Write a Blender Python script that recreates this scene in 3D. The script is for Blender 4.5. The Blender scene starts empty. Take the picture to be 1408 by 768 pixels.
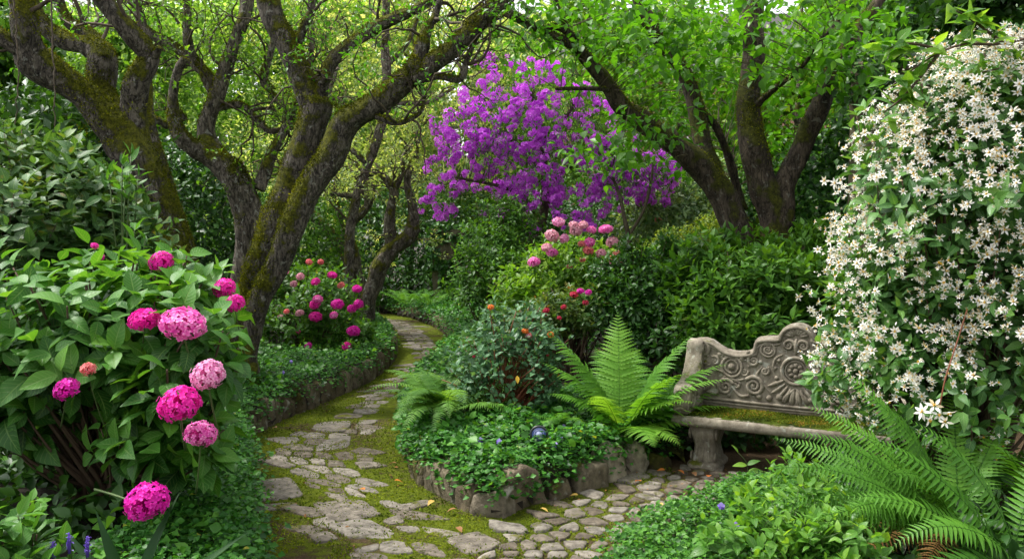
import bpy, math, random
import numpy as np
from mathutils import Vector, noise as mnoise

random.seed(7)
rng = np.random.default_rng(11)
R = math.radians
S = bpy.context.scene
COL = S.collection

# ------------------------------------------------------------------ camera, sky, sun, exposure
F = 1150.0                      # focal length in photo pixels (photo is 1408 x 768)
CAMZ = 1.8
PITCH = math.atan(54 / F)
cam_data = bpy.data.cameras.new("camera")
cam = bpy.data.objects.new("camera", cam_data)
COL.objects.link(cam)
cam.location = (0, 0, CAMZ)
cam.rotation_euler = (math.pi / 2 - PITCH, 0, 0)
cam_data.sensor_width = 36
cam_data.lens = 36 * F / 1408
cam_data.clip_start = 0.05
cam_data.clip_end = 600
S.camera = cam

SUN_EL, SUN_AZ = R(60), R(-75)      # azimuth from +Y towards +X
world = bpy.data.worlds.new("World")
S.world = world
world.use_nodes = True
wn = world.node_tree
wn.nodes.clear()
w_out = wn.nodes.new("ShaderNodeOutputWorld")
w_bg = wn.nodes.new("ShaderNodeBackground")
w_hs = wn.nodes.new("ShaderNodeHueSaturation")
w_hs.inputs["Saturation"].default_value = 0.15
w_sky = wn.nodes.new("ShaderNodeTexSky")
w_sky.sky_type = 'NISHITA'
w_sky.sun_disc = False
w_sky.sun_elevation = SUN_EL
w_sky.sun_rotation = SUN_AZ
w_sky.dust_density = 3.0
w_bg.inputs[1].default_value = 0.15
wn.links.new(w_sky.outputs[0], w_hs.inputs["Color"])
wn.links.new(w_hs.outputs[0], w_bg.inputs[0])
wn.links.new(w_bg.outputs[0], w_out.inputs[0])

sun_d = bpy.data.lights.new("sun", 'SUN')
sun_d.energy = 2.1
sun_d.angle = R(9)
sun_d.color = (1.0, 0.965, 0.90)
sun = bpy.data.objects.new("sun", sun_d)
COL.objects.link(sun)
sdir = Vector((math.sin(SUN_AZ) * math.cos(SUN_EL), math.cos(SUN_AZ) * math.cos(SUN_EL), math.sin(SUN_EL)))
sun.rotation_euler = sdir.to_track_quat('Z', 'Y').to_euler()

S.view_settings.view_transform = 'Standard'
S.view_settings.look = 'None'
S.view_settings.exposure = 1.42
S.view_settings.gamma = 1.0
S.render.engine = 'CYCLES'
cy = S.cycles
cy.use_denoising = True
cy.max_bounces = 6
cy.diffuse_bounces = 4
cy.glossy_bounces = 2
cy.transmission_bounces = 4
cy.transparent_max_bounces = 4
cy.use_adaptive_sampling = True
cy.adaptive_threshold = 0.02
cy.caustics_reflective = False
cy.caustics_refractive = False

# ------------------------------------------------------------------ placing things
cp, sp = math.cos(PITCH), math.sin(PITCH)


def ray(px, py):
    x, yc = (px - 704) / F, -(py - 384) / F
    return np.array([x, cp + yc * sp, -sp + yc * cp])


def P(px, py, d):
    """point seen at photo pixel px, py at distance d along Y"""
    r = ray(px, py)
    r = r * (d / r[1])
    return np.array([r[0], r[1], r[2] + CAMZ])


def G(px, py, z=0.0):
    """point on the level z at photo pixel px, py"""
    r = ray(px, py)
    r = r * ((z - CAMZ) / r[2])
    return np.array([r[0], r[1], z])


def E(px, py, d, rx, ry, rd):
    s = d / F
    return (P(px, py, d), np.array([rx * s, rd, ry * s]))


def nrm(a):
    a = np.asarray(a, float)
    return a / np.maximum(np.linalg.norm(a, axis=-1, keepdims=True), 1e-9)


# ------------------------------------------------------------------ objects
WL = {}


def thing(name, label, cat, loc=(0, 0, 0), group=None):
    o = bpy.data.objects.new(name, None)
    o.empty_display_size = 0.1
    COL.objects.link(o)
    o.location = [float(v) for v in loc]
    WL[o.name] = np.array(loc, float)
    tag(o, label, cat, group)
    return o


def tag(o, label=None, cat=None, group=None, kind=None):
    if label: o['label'] = label
    if cat: o['category'] = cat
    if group: o['group'] = group
    if kind: o['kind'] = kind
    return o


def obj(name, me, mat=None, parent=None, loc=(0, 0, 0), rot=None, scale=None):
    o = bpy.data.objects.new(name, me)
    COL.objects.link(o)
    loc = np.array(loc, float)
    if mat is not None and len(me.materials) == 0:
        me.materials.append(mat)
    if parent is not None:
        o.parent = parent
        o.location = loc - WL[parent.name]
    else:
        o.location = loc
    if rot is not None: o.rotation_euler = rot
    if scale is not None: o.scale = scale
    WL[o.name] = loc
    return o


def dup(o, parent, loc, rot=None, scale=None, mat=None):
    c = o.copy()
    COL.objects.link(c)
    c.parent = parent
    base = WL[parent.name] if parent is not None else 0
    c.location = np.array(loc, float) - base
    if rot is not None: c.rotation_euler = rot
    if scale is not None: c.scale = (scale,) * 3 if np.isscalar(scale) else scale
    if mat is not None:
        c.material_slots[0].link = 'OBJECT'
        c.material_slots[0].material = mat
    WL[c.name] = np.array(loc, float)
    return c


def mesh(name, V, faces, rnd=None, lc=None, smooth=True):
    """V (n,3); faces: list of int arrays (m,k)"""
    V = np.ascontiguousarray(V, dtype=np.float32).reshape(-1, 3)
    faces = [np.asarray(f, np.int32) for f in faces if len(f)]
    me = bpy.data.meshes.new(name)
    me.vertices.add(len(V))
    me.vertices.foreach_set("co", V.ravel())
    loops = np.concatenate([f.ravel() for f in faces])
    tot = np.concatenate([np.full(len(f), f.shape[1], np.int32) for f in faces])
    st = np.concatenate([[0], np.cumsum(tot)[:-1]]).astype(np.int32)
    me.loops.add(len(loops))
    me.loops.foreach_set("vertex_index", loops)
    me.polygons.add(len(tot))
    me.polygons.foreach_set("loop_start", st)
    me.polygons.foreach_set("use_smooth", np.full(len(tot), smooth))
    if rnd is not None:
        a = me.attributes.new("rnd", 'FLOAT', 'POINT')
        a.data.foreach_set("value", np.ascontiguousarray(rnd, np.float32).ravel())
    if lc is not None:
        a = me.attributes.new("lc", 'FLOAT_VECTOR', 'POINT')
        a.data.foreach_set("vector", np.ascontiguousarray(lc, np.float32).ravel())
    me.update(calc_edges=True)
    return me


class Acc:
    """collects pieces of one mesh"""
    def __init__(self):
        self.V, self.F, self.rn, self.lc, self.n = [], {}, [], [], 0

    def add(self, V, faces, rnd=0.5, lc=None):
        V = np.asarray(V, float).reshape(-1, 3)
        for f in faces:
            f = np.asarray(f, int)
            if len(f): self.F.setdefault(f.shape[1], []).append(f + self.n)
        self.V.append(V)
        self.rn.append(np.broadcast_to(np.asarray(rnd, float), (len(V),)) if np.ndim(rnd) < 2 else np.ravel(rnd))
        self.lc.append(np.zeros((len(V), 3)) if lc is None else np.asarray(lc).reshape(-1, 3))
        self.n += len(V)
        return self

    def mesh(self, name, smooth=True, T=None):
        V = np.concatenate(self.V)
        if T is not None: V = T(V)
        return mesh(name, V, [np.concatenate(v) for v in self.F.values()], np.concatenate(self.rn), np.concatenate(self.lc), smooth)


# ------------------------------------------------------------------ shapes
def leaf_tmpl(rows, widest=0.42, fold=0.25, tip=1.3, wav=0.0, basew=0.0):
    """leaf 1 long along +y, 1 wide; quads"""
    V, lc = [], []
    for i in range(rows + 1):
        t = i / rows
        u = t ** (math.log(0.5) / math.log(widest))
        w = max(math.sin(math.pi * u), 0) ** (0.9 if u < 0.5 else tip) * 0.5
        w = max(w, 0.012 if t > 0 else 0.02 + basew)
        z = fold * w + wav * math.sin(i * 2.1) * 0.05
        V += [(-w, t, z), (0, t, 0), (w, t, z)]
        lc += [(-1, t, w), (0, t, w), (1, t, w)]
    Fq = []
    for i in range(rows):
        a = 3 * i
        Fq += [(a, a + 1, a + 4, a + 3), (a + 1, a + 2, a + 5, a + 4)]
    return np.array(V), [np.array(Fq)], np.array(lc)


T_BIG = leaf_tmpl(6, 0.44, 0.28, 1.05, 0.3)
T_MID = leaf_tmpl(4, 0.42, 0.30, 1.1)
T_LOW = leaf_tmpl(2, 0.45, 0.35, 1.0)
_rq = np.array([(0, 0, 0), (-0.5, 0.45, 0.12), (0, 1, 0), (0.5, 0.45, 0.12)])
T_RH = (_rq, [np.array([(0, 2, 1), (0, 3, 2)])], np.array([(0, 0, 0), (-1, .45, 0), (0, 1, 0), (1, .45, 0)]))
T_LANCE = leaf_tmpl(4, 0.45, 0.3, 1.2)


def leaves(pos, dirs, ups, length, width, tmpl, curl=0.2, rnd=None, curl_j=0.15):
    """arrays for many leaves -> V, faces, rnd, lc"""
    pos, dirs = np.asarray(pos, float), nrm(dirs)
    n = len(pos)
    tv, tf, tl = tmpl
    ups = np.broadcast_to(np.asarray(ups, float), (n, 3))
    x = nrm(np.cross(dirs, ups) + 1e-6)
    z = np.cross(x, dirs)
    length = np.broadcast_to(np.asarray(length, float), (n,))
    width = np.broadcast_to(np.asarray(width, float), (n,))
    c = curl + curl_j * rng.standard_normal(n)
    lx = tv[None, :, 0] * width[:, None]
    ly = tv[None, :, 1] * length[:, None]
    lz = tv[None, :, 2] * width[:, None] - (c * length)[:, None] * tv[None, :, 1] ** 2
    V = pos[:, None] + lx[..., None] * x[:, None] + ly[..., None] * dirs[:, None] + lz[..., None] * z[:, None]
    k = len(tv)
    off = (np.arange(n) * k)[:, None, None]
    fs = [(f[None] + off).reshape(-1, f.shape[1]) for f in tf]
    if rnd is None: rnd = rng.random(n)
    rn = np.repeat(rnd, k)
    lc = np.broadcast_to(tl[None], (n, k, 3)).reshape(-1, 3)
    return V.reshape(-1, 3), fs, rn, lc


def rand_dirs(n):
    return nrm(rng.standard_normal((n, 3)))


def shoots(p, a, L, nodes, leaf, lw, phi0=80, phi1=30, whorl=2, jit=0.25, grow=0.75):
    """leafy shoots: pairs (or whorls) of leaves along axis a; returns pos, dir, up, length, width, rnd"""
    p, a = np.asarray(p, float), nrm(a)
    n = len(p)
    L = np.broadcast_to(np.asarray(L, float), (n,))
    ref = np.where(np.abs(a[:, 2:3]) > 0.9, [[1.0, 0, 0]], [[0, 0, 1.0]])
    u = nrm(np.cross(a, ref))
    v = np.cross(a, u)
    th0 = rng.random(n) * 6.28
    sr = rng.random(n)
    sc = 0.8 + 0.4 * rng.random(n)
    o = [[], [], [], [], [], []]
    for j in range(nodes):
        t = j / max(nodes - 1, 1)
        phi = R(phi0 + (phi1 - phi0) * t)
        for k in range(whorl):
            th = th0 + j * (math.pi / whorl) + k * 2 * math.pi / whorl + rng.standard_normal(n) * 0.25
            rad = np.cos(th)[:, None] * u + np.sin(th)[:, None] * v
            d = nrm(math.cos(phi) * a + math.sin(phi) * rad + jit * rng.standard_normal((n, 3)))
            o[0].append(p + a * (L * t)[:, None] + d * leaf * 0.08)
            o[1].append(d)
            o[2].append(nrm(a + 0.35 * np.array([0, 0, 1]) + 0.2 * rng.standard_normal((n, 3))))
            ln = leaf * sc * (1 - (1 - grow) * t) * (0.75 + 0.4 * rng.random(n))
            o[3].append(ln)
            o[4].append(ln * lw * (0.85 + 0.3 * rng.random(n)))
            o[5].append(np.clip(0.45 * sr + 0.3 * t + 0.25 * rng.random(n), 0, 1))
    return [np.concatenate(q) for q in o]


def tubes(pts, rad, sides=5):
    """pts (M,K,3), rad (M,K) -> V, faces; many tubes"""
    pts, rad = np.asarray(pts, float), np.asarray(rad, float)
    M, K = pts.shape[:2]
    t = nrm(np.gradient(pts, axis=1))
    ref = np.where(np.abs(t[:, :1, 2:3]) > 0.85, [[[1.0, 0.05, 0]]], [[[0, 0.05, 1.0]]])
    u = nrm(np.cross(t, np.broadcast_to(ref, t.shape)))
    for k in range(1, K):   # parallel transport
        w = u[:, k - 1] - np.sum(u[:, k - 1] * t[:, k], -1, keepdims=True) * t[:, k]
        u[:, k] = nrm(w)
    v = np.cross(t, u)
    an = np.arange(sides) * 2 * math.pi / sides
    V = pts[:, :, None] + rad[:, :, None, None] * (np.cos(an)[None, None, :, None] * u[:, :, None] + np.sin(an)[None, None, :, None] * v[:, :, None])
    i = np.arange(K - 1)[:, None] * sides
    j = np.arange(sides)[None]
    j2 = (j + 1) % sides
    q = np.stack([i + j, i + j2, i + sides + j2, i + sides + j], -1).reshape(-1, 4)
    caps = np.array([list(range(sides))[::-1], [(K - 1) * sides + x for x in range(sides)]])
    off = (np.arange(M) * K * sides)[:, None, None]
    return V.reshape(-1, 3), [(q[None] + off).reshape(-1, 4), (caps[None] + off).reshape(-1, sides)]


def catmull(pts, n):
    pts = np.asarray(pts, float)
    if len(pts) == 2:
        return pts[0] + np.linspace(0, 1, n)[:, None] * (pts[1] - pts[0])
    p = np.vstack([2 * pts[0] - pts[1], pts, 2 * pts[-1] - pts[-2]])
    m = len(pts) - 1
    out = []
    for s in np.linspace(0, m, n):
        i = min(int(s), m - 1)
        t = s - i
        a, b, c, d = p[i:i + 4]
        out.append(0.5 * (2 * b + (c - a) * t + (2 * a - 5 * b + 4 * c - d) * t * t + (3 * b - 3 * c + d - a) * t ** 3))
    return np.array(out)


def curve4(p0, p1, p2, K):
    """batched quadratic bezier: (M,3)x3 -> (M,K,3)"""
    t = np.linspace(0, 1, K)[None, :, None]
    return (1 - t) ** 2 * p0[:, None] + 2 * t * (1 - t) * p1[:, None] + t * t * p2[:, None]


def limb_mesh(name, ctrl, lump=0.12, seg=None, sides=18, seed=0.0):
    """one gnarled limb; ctrl rows (x,y,z,radius)"""
    ctrl = np.asarray(ctrl, float)
    ln = np.sum(np.linalg.norm(np.diff(ctrl[:, :3], axis=0), axis=1))
    rm = ctrl[:, 3].mean()
    K = seg or int(np.clip(ln / (rm * 0.5), 14, 90))
    c = catmull(ctrl, K)
    r = np.maximum(c[:, 3], 0.003)
    wig = np.array([[mnoise.noise((p[0] * 2.3 + seed, p[1] * 2.3, p[2] * 2.3)), mnoise.noise((p[0] * 2.3, p[1] * 2.3 + 9 + seed, p[2] * 2.3)), 0] for p in c[:, :3]])
    c[:, :3] += wig * r[:, None] * 0.35
    V, fs = tubes(c[None, :, :3], r[None], sides)
    V = V.reshape(K, sides, 3)
    for k in range(K):
        for s in range(sides):
            p = V[k, s]
            q = (p - c[k, :3])
            f = 2.2 / max(r[k], .02) ** .6 * 0.45
            n1 = mnoise.noise(Vector((p[0] * f * .5 + seed, p[1] * f * .5, p[2] * f * .35)))
            an = s / sides * 6.283
            n2 = mnoise.noise(Vector((math.cos(an) * 2.2 + seed, math.sin(an) * 2.2, k * 0.06)))
            n3 = mnoise.noise(Vector((p[0] * 16, p[1] * 16, p[2] * 9 + seed)))
            V[k, s] = c[k, :3] + q * (1 + lump * 1.3 * n1 + 0.12 * n2 + 0.06 * n3)
    return mesh(name, V.reshape(-1, 3), fs), c


# ------------------------------------------------------------------ materials
def newmat(name):
    m = bpy.data.materials.new(name)
    m.use_nodes = True
    nt = m.node_tree
    nt.nodes.clear()
    return m, nt, nt.nodes.new, nt.links.new


def ramp(nt, stops, interp='LINEAR'):
    r = nt.nodes.new("ShaderNodeValToRGB")
    r.color_ramp.interpolation = interp
    el = r.color_ramp.elements
    while len(el) < len(stops): el.new(0.5)
    for e, (p, c) in zip(el, stops):
        e.position = p
        e.color = (*c, 1) if len(c) == 3 else c
    return r


def leaf_mat(name, cols, trans=0.35, rough=0.42, spec=0.35, veins=False, tcol=None, stops=None, spots=0.0):
    m, nt, N, Lk = newmat(name)
    out = N("ShaderNodeOutputMaterial")
    at = N("ShaderNodeAttribute"); at.attribute_name = "rnd"
    st = stops or list(np.linspace(0, 1, len(cols)))
    rp = ramp(nt, list(zip(st, cols)))
    Lk(at.outputs["Fac"], rp.inputs[0])
    col = rp.outputs[0]
    bs = N("ShaderNodeBsdfPrincipled")
    if veins:
        lc = N("ShaderNodeAttribute"); lc.attribute_name = "lc"
        sx = N("ShaderNodeSeparateXYZ"); Lk(lc.outputs["Vector"], sx.inputs[0])
        ab = N("ShaderNodeMath"); ab.operation = 'ABSOLUTE'; Lk(sx.outputs[0], ab.inputs[0])
        mm = N("ShaderNodeMath"); mm.operation = 'MULTIPLY_ADD'; Lk(ab.outputs[0], mm.inputs[0]); mm.inputs[1].default_value = -0.22; Lk(sx.outputs[1], mm.inputs[2])
        ms = N("ShaderNodeMath"); ms.operation = 'MULTIPLY'; Lk(mm.outputs[0], ms.inputs[0]); ms.inputs[1].default_value = 52
        sn = N("ShaderNodeMath"); sn.operation = 'SINE'; Lk(ms.outputs[0], sn.inputs[0])
        v1 = N("ShaderNodeMapRange"); Lk(sn.outputs[0], v1.inputs[0]); v1.inputs[1].default_value = 0.72; v1.inputs[2].default_value = 1.0; v1.inputs[4].default_value = 0.5
        v2 = N("ShaderNodeMapRange"); Lk(ab.outputs[0], v2.inputs[0]); v2.inputs[1].default_value = 0.10; v2.inputs[2].default_value = 0.02; v2.inputs[3].default_value = 0.0; v2.inputs[4].default_value = 0.9
        mx = N("ShaderNodeMath"); mx.operation = 'MAXIMUM'; Lk(v1.outputs[0], mx.inputs[0]); Lk(v2.outputs[0], mx.inputs[1])
        mc = N("ShaderNodeMixRGB"); Lk(mx.outputs[0], mc.inputs[0]); Lk(col, mc.inputs[1])
        li = N("ShaderNodeMixRGB"); li.inputs[0].default_value = 0.45; Lk(col, li.inputs[1]); li.inputs[2].default_value = (0.25, 0.40, 0.12, 1)
        Lk(li.outputs[0], mc.inputs[2])
        col = mc.outputs[0]
        bp = N("ShaderNodeBump"); bp.inputs["Strength"].default_value = 0.5; bp.inputs["Distance"].default_value = 0.004; bp.invert = True
        Lk(mx.outputs[0], bp.inputs["Height"]); Lk(bp.outputs[0], bs.inputs["Normal"])
    if spots:
        tc = N("ShaderNodeNewGeometry")
        no = N("ShaderNodeTexNoise"); no.inputs["Scale"].default_value = 14; no.inputs["Detail"].default_value = 3; Lk(tc.outputs["Position"], no.inputs["Vector"])
        mr = N("ShaderNodeMapRange"); Lk(no.outputs[0], mr.inputs[0]); mr.inputs[1].default_value = 0.60; mr.inputs[2].default_value = 0.72; mr.inputs[4].default_value = spots
        mc2 = N("ShaderNodeMixRGB"); Lk(mr.outputs[0], mc2.inputs[0]); Lk(col, mc2.inputs[1]); mc2.inputs[2].default_value = (0.22, 0.16, 0.03, 1)
        col = mc2.outputs[0]
    Lk(col, bs.inputs["Base Color"])
    bs.inputs["Roughness"].default_value = rough
    bs.inputs["Specular IOR Level"].default_value = spec
    tr = N("ShaderNodeBsdfTranslucent")
    tm = N("ShaderNodeMixRGB"); tm.blend_type = 'MULTIPLY'; tm.inputs[0].default_value = 1.0
    Lk(col, tm.inputs[1]); tm.inputs[2].default_value = (*(tcol or (2.2, 1.9, 0.7)), 1)
    Lk(tm.outputs[0], tr.inputs[0])
    mi = N("ShaderNodeMixShader"); mi.inputs[0].default_value = trans
    Lk(bs.outputs[0], mi.inputs[1]); Lk(tr.outputs[0], mi.inputs[2]); Lk(mi.outputs[0], out.inputs[0])
    return m


def petal_mat(name, cols, trans=0.3, tcol=(1.1, 1.0, 1.1), stops=None):
    return leaf_mat(name, cols, trans, 0.55, 0.2, tcol=tcol, stops=stops)


def noise_node(nt, scale, detail=4, rough=0.55, vec=None, dist=0.0):
    no = nt.nodes.new("ShaderNodeTexNoise")
    no.inputs["Scale"].default_value = scale
    no.inputs["Detail"].default_value = detail
    no.inputs["Roughness"].default_value = rough
    no.inputs["Distortion"].default_value = dist
    if vec is not None: nt.links.new(vec, no.inputs["Vector"])
    return no


def maprange(nt, src, a, b, c=0.0, d=1.0):
    r = nt.nodes.new("ShaderNodeMapRange")
    nt.links.new(src, r.inputs[0])
    for i, v in zip((1, 2, 3, 4), (a, b, c, d)): r.inputs[i].default_value = v
    return r.outputs[0]


def mixc(nt, fac, a, b, mode='MIX'):
    m = nt.nodes.new("ShaderNodeMixRGB")
    m.blend_type = mode
    for i, v in enumerate((fac, a, b)):
        if isinstance(v, (int, float)): m.inputs[i].default_value = v
        elif isinstance(v, tuple): m.inputs[i].default_value = (*v, 1)
        else: nt.links.new(v, m.inputs[i])
    return m.outputs[0]


def mth(nt, op, a, b=None):
    m = nt.nodes.new("ShaderNodeMath")
    m.operation = op
    for i, v in enumerate((a, b)):
        if v is None: continue
        if isinstance(v, (int, float)): m.inputs[i].default_value = v
        else: nt.links.new(v, m.inputs[i])
    return m.outputs[0]


def rough_mat(name, c1, c2, moss=0.0, moss_col=((0.05, 0.06, 0.008), (0.12, 0.125, 0.012)), lichen=0.0, scale=6.0, stretch=1.0, bump=0.6, up=0.35, rough=0.9, use_rnd=False, bdist=0.02, crack=0.0):
    """bark, stone, soil: two mixed tones, moss where the surface looks up, pale lichen spots"""
    m, nt, N, Lk = newmat(name)
    out = N("ShaderNodeOutputMaterial")
    ge = N("ShaderNodeNewGeometry")
    mp = N("ShaderNodeMapping"); mp.inputs["Scale"].default_value = (1, 1, 1 / stretch)
    Lk(ge.outputs["Position"], mp.inputs[0])
    v = mp.outputs[0]
    n1 = noise_node(nt, scale, 6, 0.65, v)
    n2 = noise_node(nt, scale * 3.2, 7, 0.75, v)
    n3 = noise_node(nt, scale * 0.35, 3, 0.5, ge.outputs["Position"])
    f = maprange(nt, mth(nt, 'ADD', n1.outputs[0], mth(nt, 'MULTIPLY', n2.outputs[0], 0.7)), 0.60, 1.06)
    col = mixc(nt, f, c1, c2)
    if crack:
        mc_ = N("ShaderNodeMapping"); mc_.inputs["Scale"].default_value = (1, 1, .3); Lk(ge.outputs["Position"], mc_.inputs[0])
        nc = noise_node(nt, 20, 3, .6, mc_.outputs[0], .4)
        cr = maprange(nt, mth(nt, 'ABSOLUTE', mth(nt, 'SUBTRACT', nc.outputs[0], .5)), 0.0, 0.05, 1 - crack, 1.0)
        col = mixc(nt, 1.0, col, cr, 'MULTIPLY')
    if use_rnd:
        at = N("ShaderNodeAttribute"); at.attribute_name = "rnd"
        col = mixc(nt, 1.0, col, ramp_out(nt, at.outputs["Fac"], [(0, (0.50, 0.44, 0.36)), (0.4, (0.85, 0.80, 0.74)), (0.7, (1.0, 1.0, 0.98)), (1, (1.3, 1.27, 1.22))]), 'MULTIPLY')
    if lichen:
        n4 = noise_node(nt, scale * 1.1, 4, 0.6, ge.outputs["Position"], 0.6)
        lf = maprange(nt, n4.outputs[0], 0.60, 0.66, 0, lichen)
        col = mixc(nt, lf, col, (0.33, 0.33, 0.28))
    h = mth(nt, 'ADD', mth(nt, 'MULTIPLY', n1.outputs[0], 0.7), mth(nt, 'MULTIPLY', n2.outputs[0], 0.45))
    if crack: h = mth(nt, 'ADD', h, mth(nt, 'MULTIPLY', cr, 0.5))
    if moss:
        sx = N("ShaderNodeSeparateXYZ"); Lk(ge.outputs["Normal"], sx.inputs[0])
        nm = noise_node(nt, 60, 4, 0.7, ge.outputs["Position"])
        k = mth(nt, 'ADD', mth(nt, 'MULTIPLY', sx.outputs[2], up), mth(nt, 'MULTIPLY', mth(nt, 'SUBTRACT', n3.outputs[0], 0.5), 2.2))
        k = mth(nt, 'ADD', k, mth(nt, 'MULTIPLY', mth(nt, 'SUBTRACT', nm.outputs[0], 0.5), 0.6))
        mf = maprange(nt, k, 0.55 - moss * 0.6, 0.75 - moss * 0.6)
        n5 = noise_node(nt, 24, 5, 0.75, ge.outputs["Position"])
        mc = mixc(nt, maprange(nt, n5.outputs[0], 0.35, 0.65), moss_col[0], moss_col[1])
        col = mixc(nt, mf, col, mc)
        h = mth(nt, 'ADD', h, mth(nt, 'MULTIPLY', mf, mth(nt, 'MULTIPLY', nm.outputs[0], 0.9)))
    bs = N("ShaderNodeBsdfPrincipled")
    Lk(col, bs.inputs["Base Color"])
    bs.inputs["Roughness"].default_value = rough
    bs.inputs["Specular IOR Level"].default_value = 0.25
    bp = N("ShaderNodeBump"); bp.inputs["Strength"].default_value = bump; bp.inputs["Distance"].default_value = bdist
    Lk(h, bp.inputs["Height"]); Lk(bp.outputs[0], bs.inputs["Normal"]); Lk(bs.outputs[0], out.inputs[0])
    return m


def ramp_out(nt, src, stops):
    r = ramp(nt, stops)
    nt.links.new(src, r.inputs[0])
    return r.outputs[0]


def plain_mat(name, c, rough=0.6, spec=0.4, metal=0.0, var=0.25, scale=20):
    m, nt, N, Lk = newmat(name)
    out = N("ShaderNodeOutputMaterial")
    ge = N("ShaderNodeNewGeometry")
    no = noise_node(nt, scale, 4, 0.6, ge.outputs["Position"])
    col = mixc(nt, no.outputs[0], tuple(x * (1 - var) for x in c), tuple(min(x * (1 + var), 1) for x in c))
    bs = N("ShaderNodeBsdfPrincipled"); Lk(col, bs.inputs["Base Color"])
    bs.inputs["Roughness"].default_value = rough
    bs.inputs["Specular IOR Level"].default_value = spec
    bs.inputs["Metallic"].default_value = metal
    Lk(bs.outputs[0], out.inputs[0])
    return m


M = {}
M['hyd'] = leaf_mat("hydrangea_leaf", [(0.012, 0.050, 0.008), (0.028, 0.110, 0.014), (0.058, 0.185, 0.020), (0.105, 0.255, 0.028)], 0.30, 0.45, 0.28, veins=True)
M['shrub_dull'] = leaf_mat("dull_shrub_leaf", [(0.014, 0.045, 0.010), (0.034, 0.098, 0.022), (0.062, 0.150, 0.034), (0.15, 0.21, 0.03)], 0.24, 0.48, 0.28, veins=True, spots=0.5, stops=[0, .4, .85, 1])
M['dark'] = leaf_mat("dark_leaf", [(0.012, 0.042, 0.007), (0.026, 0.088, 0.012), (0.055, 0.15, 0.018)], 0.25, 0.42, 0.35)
M['mid'] = leaf_mat("mid_leaf", [(0.020, 0.065, 0.008), (0.048, 0.140, 0.014), (0.105, 0.24, 0.024), (0.24, 0.24, 0.04)], 0.32, 0.45, 0.3, stops=[0, .5, .975, 1])
M['lime'] = leaf_mat("lime_leaf", [(0.05, 0.12, 0.012), (0.10, 0.22, 0.02), (0.21, 0.33, 0.035)], 0.42, 0.45, 0.3, tcol=(1.8, 1.8, .65))
M['canopy'] = leaf_mat("canopy_leaf", [(0.035, 0.115, 0.008), (0.070, 0.20, 0.014), (0.14, 0.30, 0.022)], 0.42, 0.42, 0.35, tcol=(1.7, 1.8, .6))
M['far_lime'] = leaf_mat("far_lime_leaf", [(0.055, 0.15, 0.015), (0.15, 0.29, 0.04), (0.42, 0.54, 0.20)], 0.45, 0.5, 0.25, tcol=(1.7, 1.75, .7))  # light end of the ramp lightened to stand in for distant glow
M['far_pale'] = leaf_mat("far_pale_leaf", [(0.08, 0.16, 0.04), (0.24, 0.35, 0.11), (0.58, 0.64, 0.38)], 0.45, 0.5, 0.25)  # whitish end of the ramp paints backlit flecks and sky glow into the leaves
M['yellowgreen'] = leaf_mat("yellow_green_leaf", [(0.045, 0.11, 0.01), (0.12, 0.20, 0.018), (0.26, 0.33, 0.04)], 0.35, 0.45, 0.3)
M['ivy'] = leaf_mat("ivy_leaf", [(0.010, 0.04, 0.007), (0.025, 0.09, 0.012), (0.06, 0.17, 0.020)], 0.22, 0.42, 0.35)
M['cover'] = leaf_mat("ground_cover_leaf", [(0.012, 0.062, 0.008), (0.034, 0.145, 0.016), (0.085, 0.26, 0.030), (0.30, 0.28, 0.03)], 0.30, 0.45, 0.3, stops=[0, .5, .988, 1])
M['cover_l'] = leaf_mat("light_cover_leaf", [(0.016, 0.070, 0.008), (0.042, 0.150, 0.014), (0.10, 0.26, 0.030)], 0.32, 0.45, 0.3)
M['rose'] = leaf_mat("rose_leaf", [(0.018, 0.065, 0.024), (0.048, 0.140, 0.058), (0.12, 0.25, 0.12)], 0.22, 0.42, 0.4, veins=True)
M['jas'] = leaf_mat("jasmine_leaf", [(0.018, 0.070, 0.015), (0.052, 0.155, 0.032), (0.14, 0.29, 0.055)], 0.28, 0.42, 0.4, veins=True)
M['fern'] = leaf_mat("fern_leaf", [(0.05, 0.15, 0.015), (0.10, 0.25, 0.025), (0.17, 0.34, 0.04)], 0.4, 0.5, 0.25)
M['fern_d'] = leaf_mat("dark_fern_leaf", [(0.03, 0.10, 0.010), (0.06, 0.18, 0.016), (0.10, 0.25, 0.024)], 0.35, 0.48, 0.3)
M['fern_m'] = leaf_mat("mid_fern_leaf", [(0.03, 0.10, 0.010), (0.075, 0.205, 0.020), (0.145, 0.31, 0.034)], 0.36, 0.5, 0.25)
M['fern_f'] = leaf_mat("feathery_fern_leaf", [(0.045, 0.13, 0.018), (0.09, 0.21, 0.03), (0.14, 0.28, 0.045)], 0.38, 0.5, 0.25)
M['bright'] = leaf_mat("bright_broad_leaf", [(0.035, 0.12, 0.012), (0.080, 0.22, 0.020), (0.18, 0.34, 0.035)], 0.4, 0.38, 0.4, veins=True)
M['strap'] = leaf_mat("strap_leaf", [(0.010, 0.045, 0.008), (0.024, 0.09, 0.014)], 0.25, 0.5, 0.25)
M['stem'] = plain_mat("green_stem", (0.06, 0.10, 0.025), 0.6)
M['twig'] = plain_mat("brown_twig", (0.075, 0.048, 0.028), 0.8)
M['redtwig'] = plain_mat("red_stem", (0.16, 0.05, 0.02), 0.6)
M['hot'] = petal_mat("hot_pink_petal", [(0.60, 0.006, 0.24), (0.84, 0.022, 0.42), (0.90, 0.13, 0.58)])
M['pink'] = petal_mat("pink_petal", [(0.68, 0.04, 0.36), (0.88, 0.22, 0.58), (0.94, 0.58, 0.78)])
M['pale'] = petal_mat("pale_pink_petal", [(0.72, 0.16, 0.42), (0.86, 0.42, 0.64), (0.92, 0.68, 0.80)])
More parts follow.
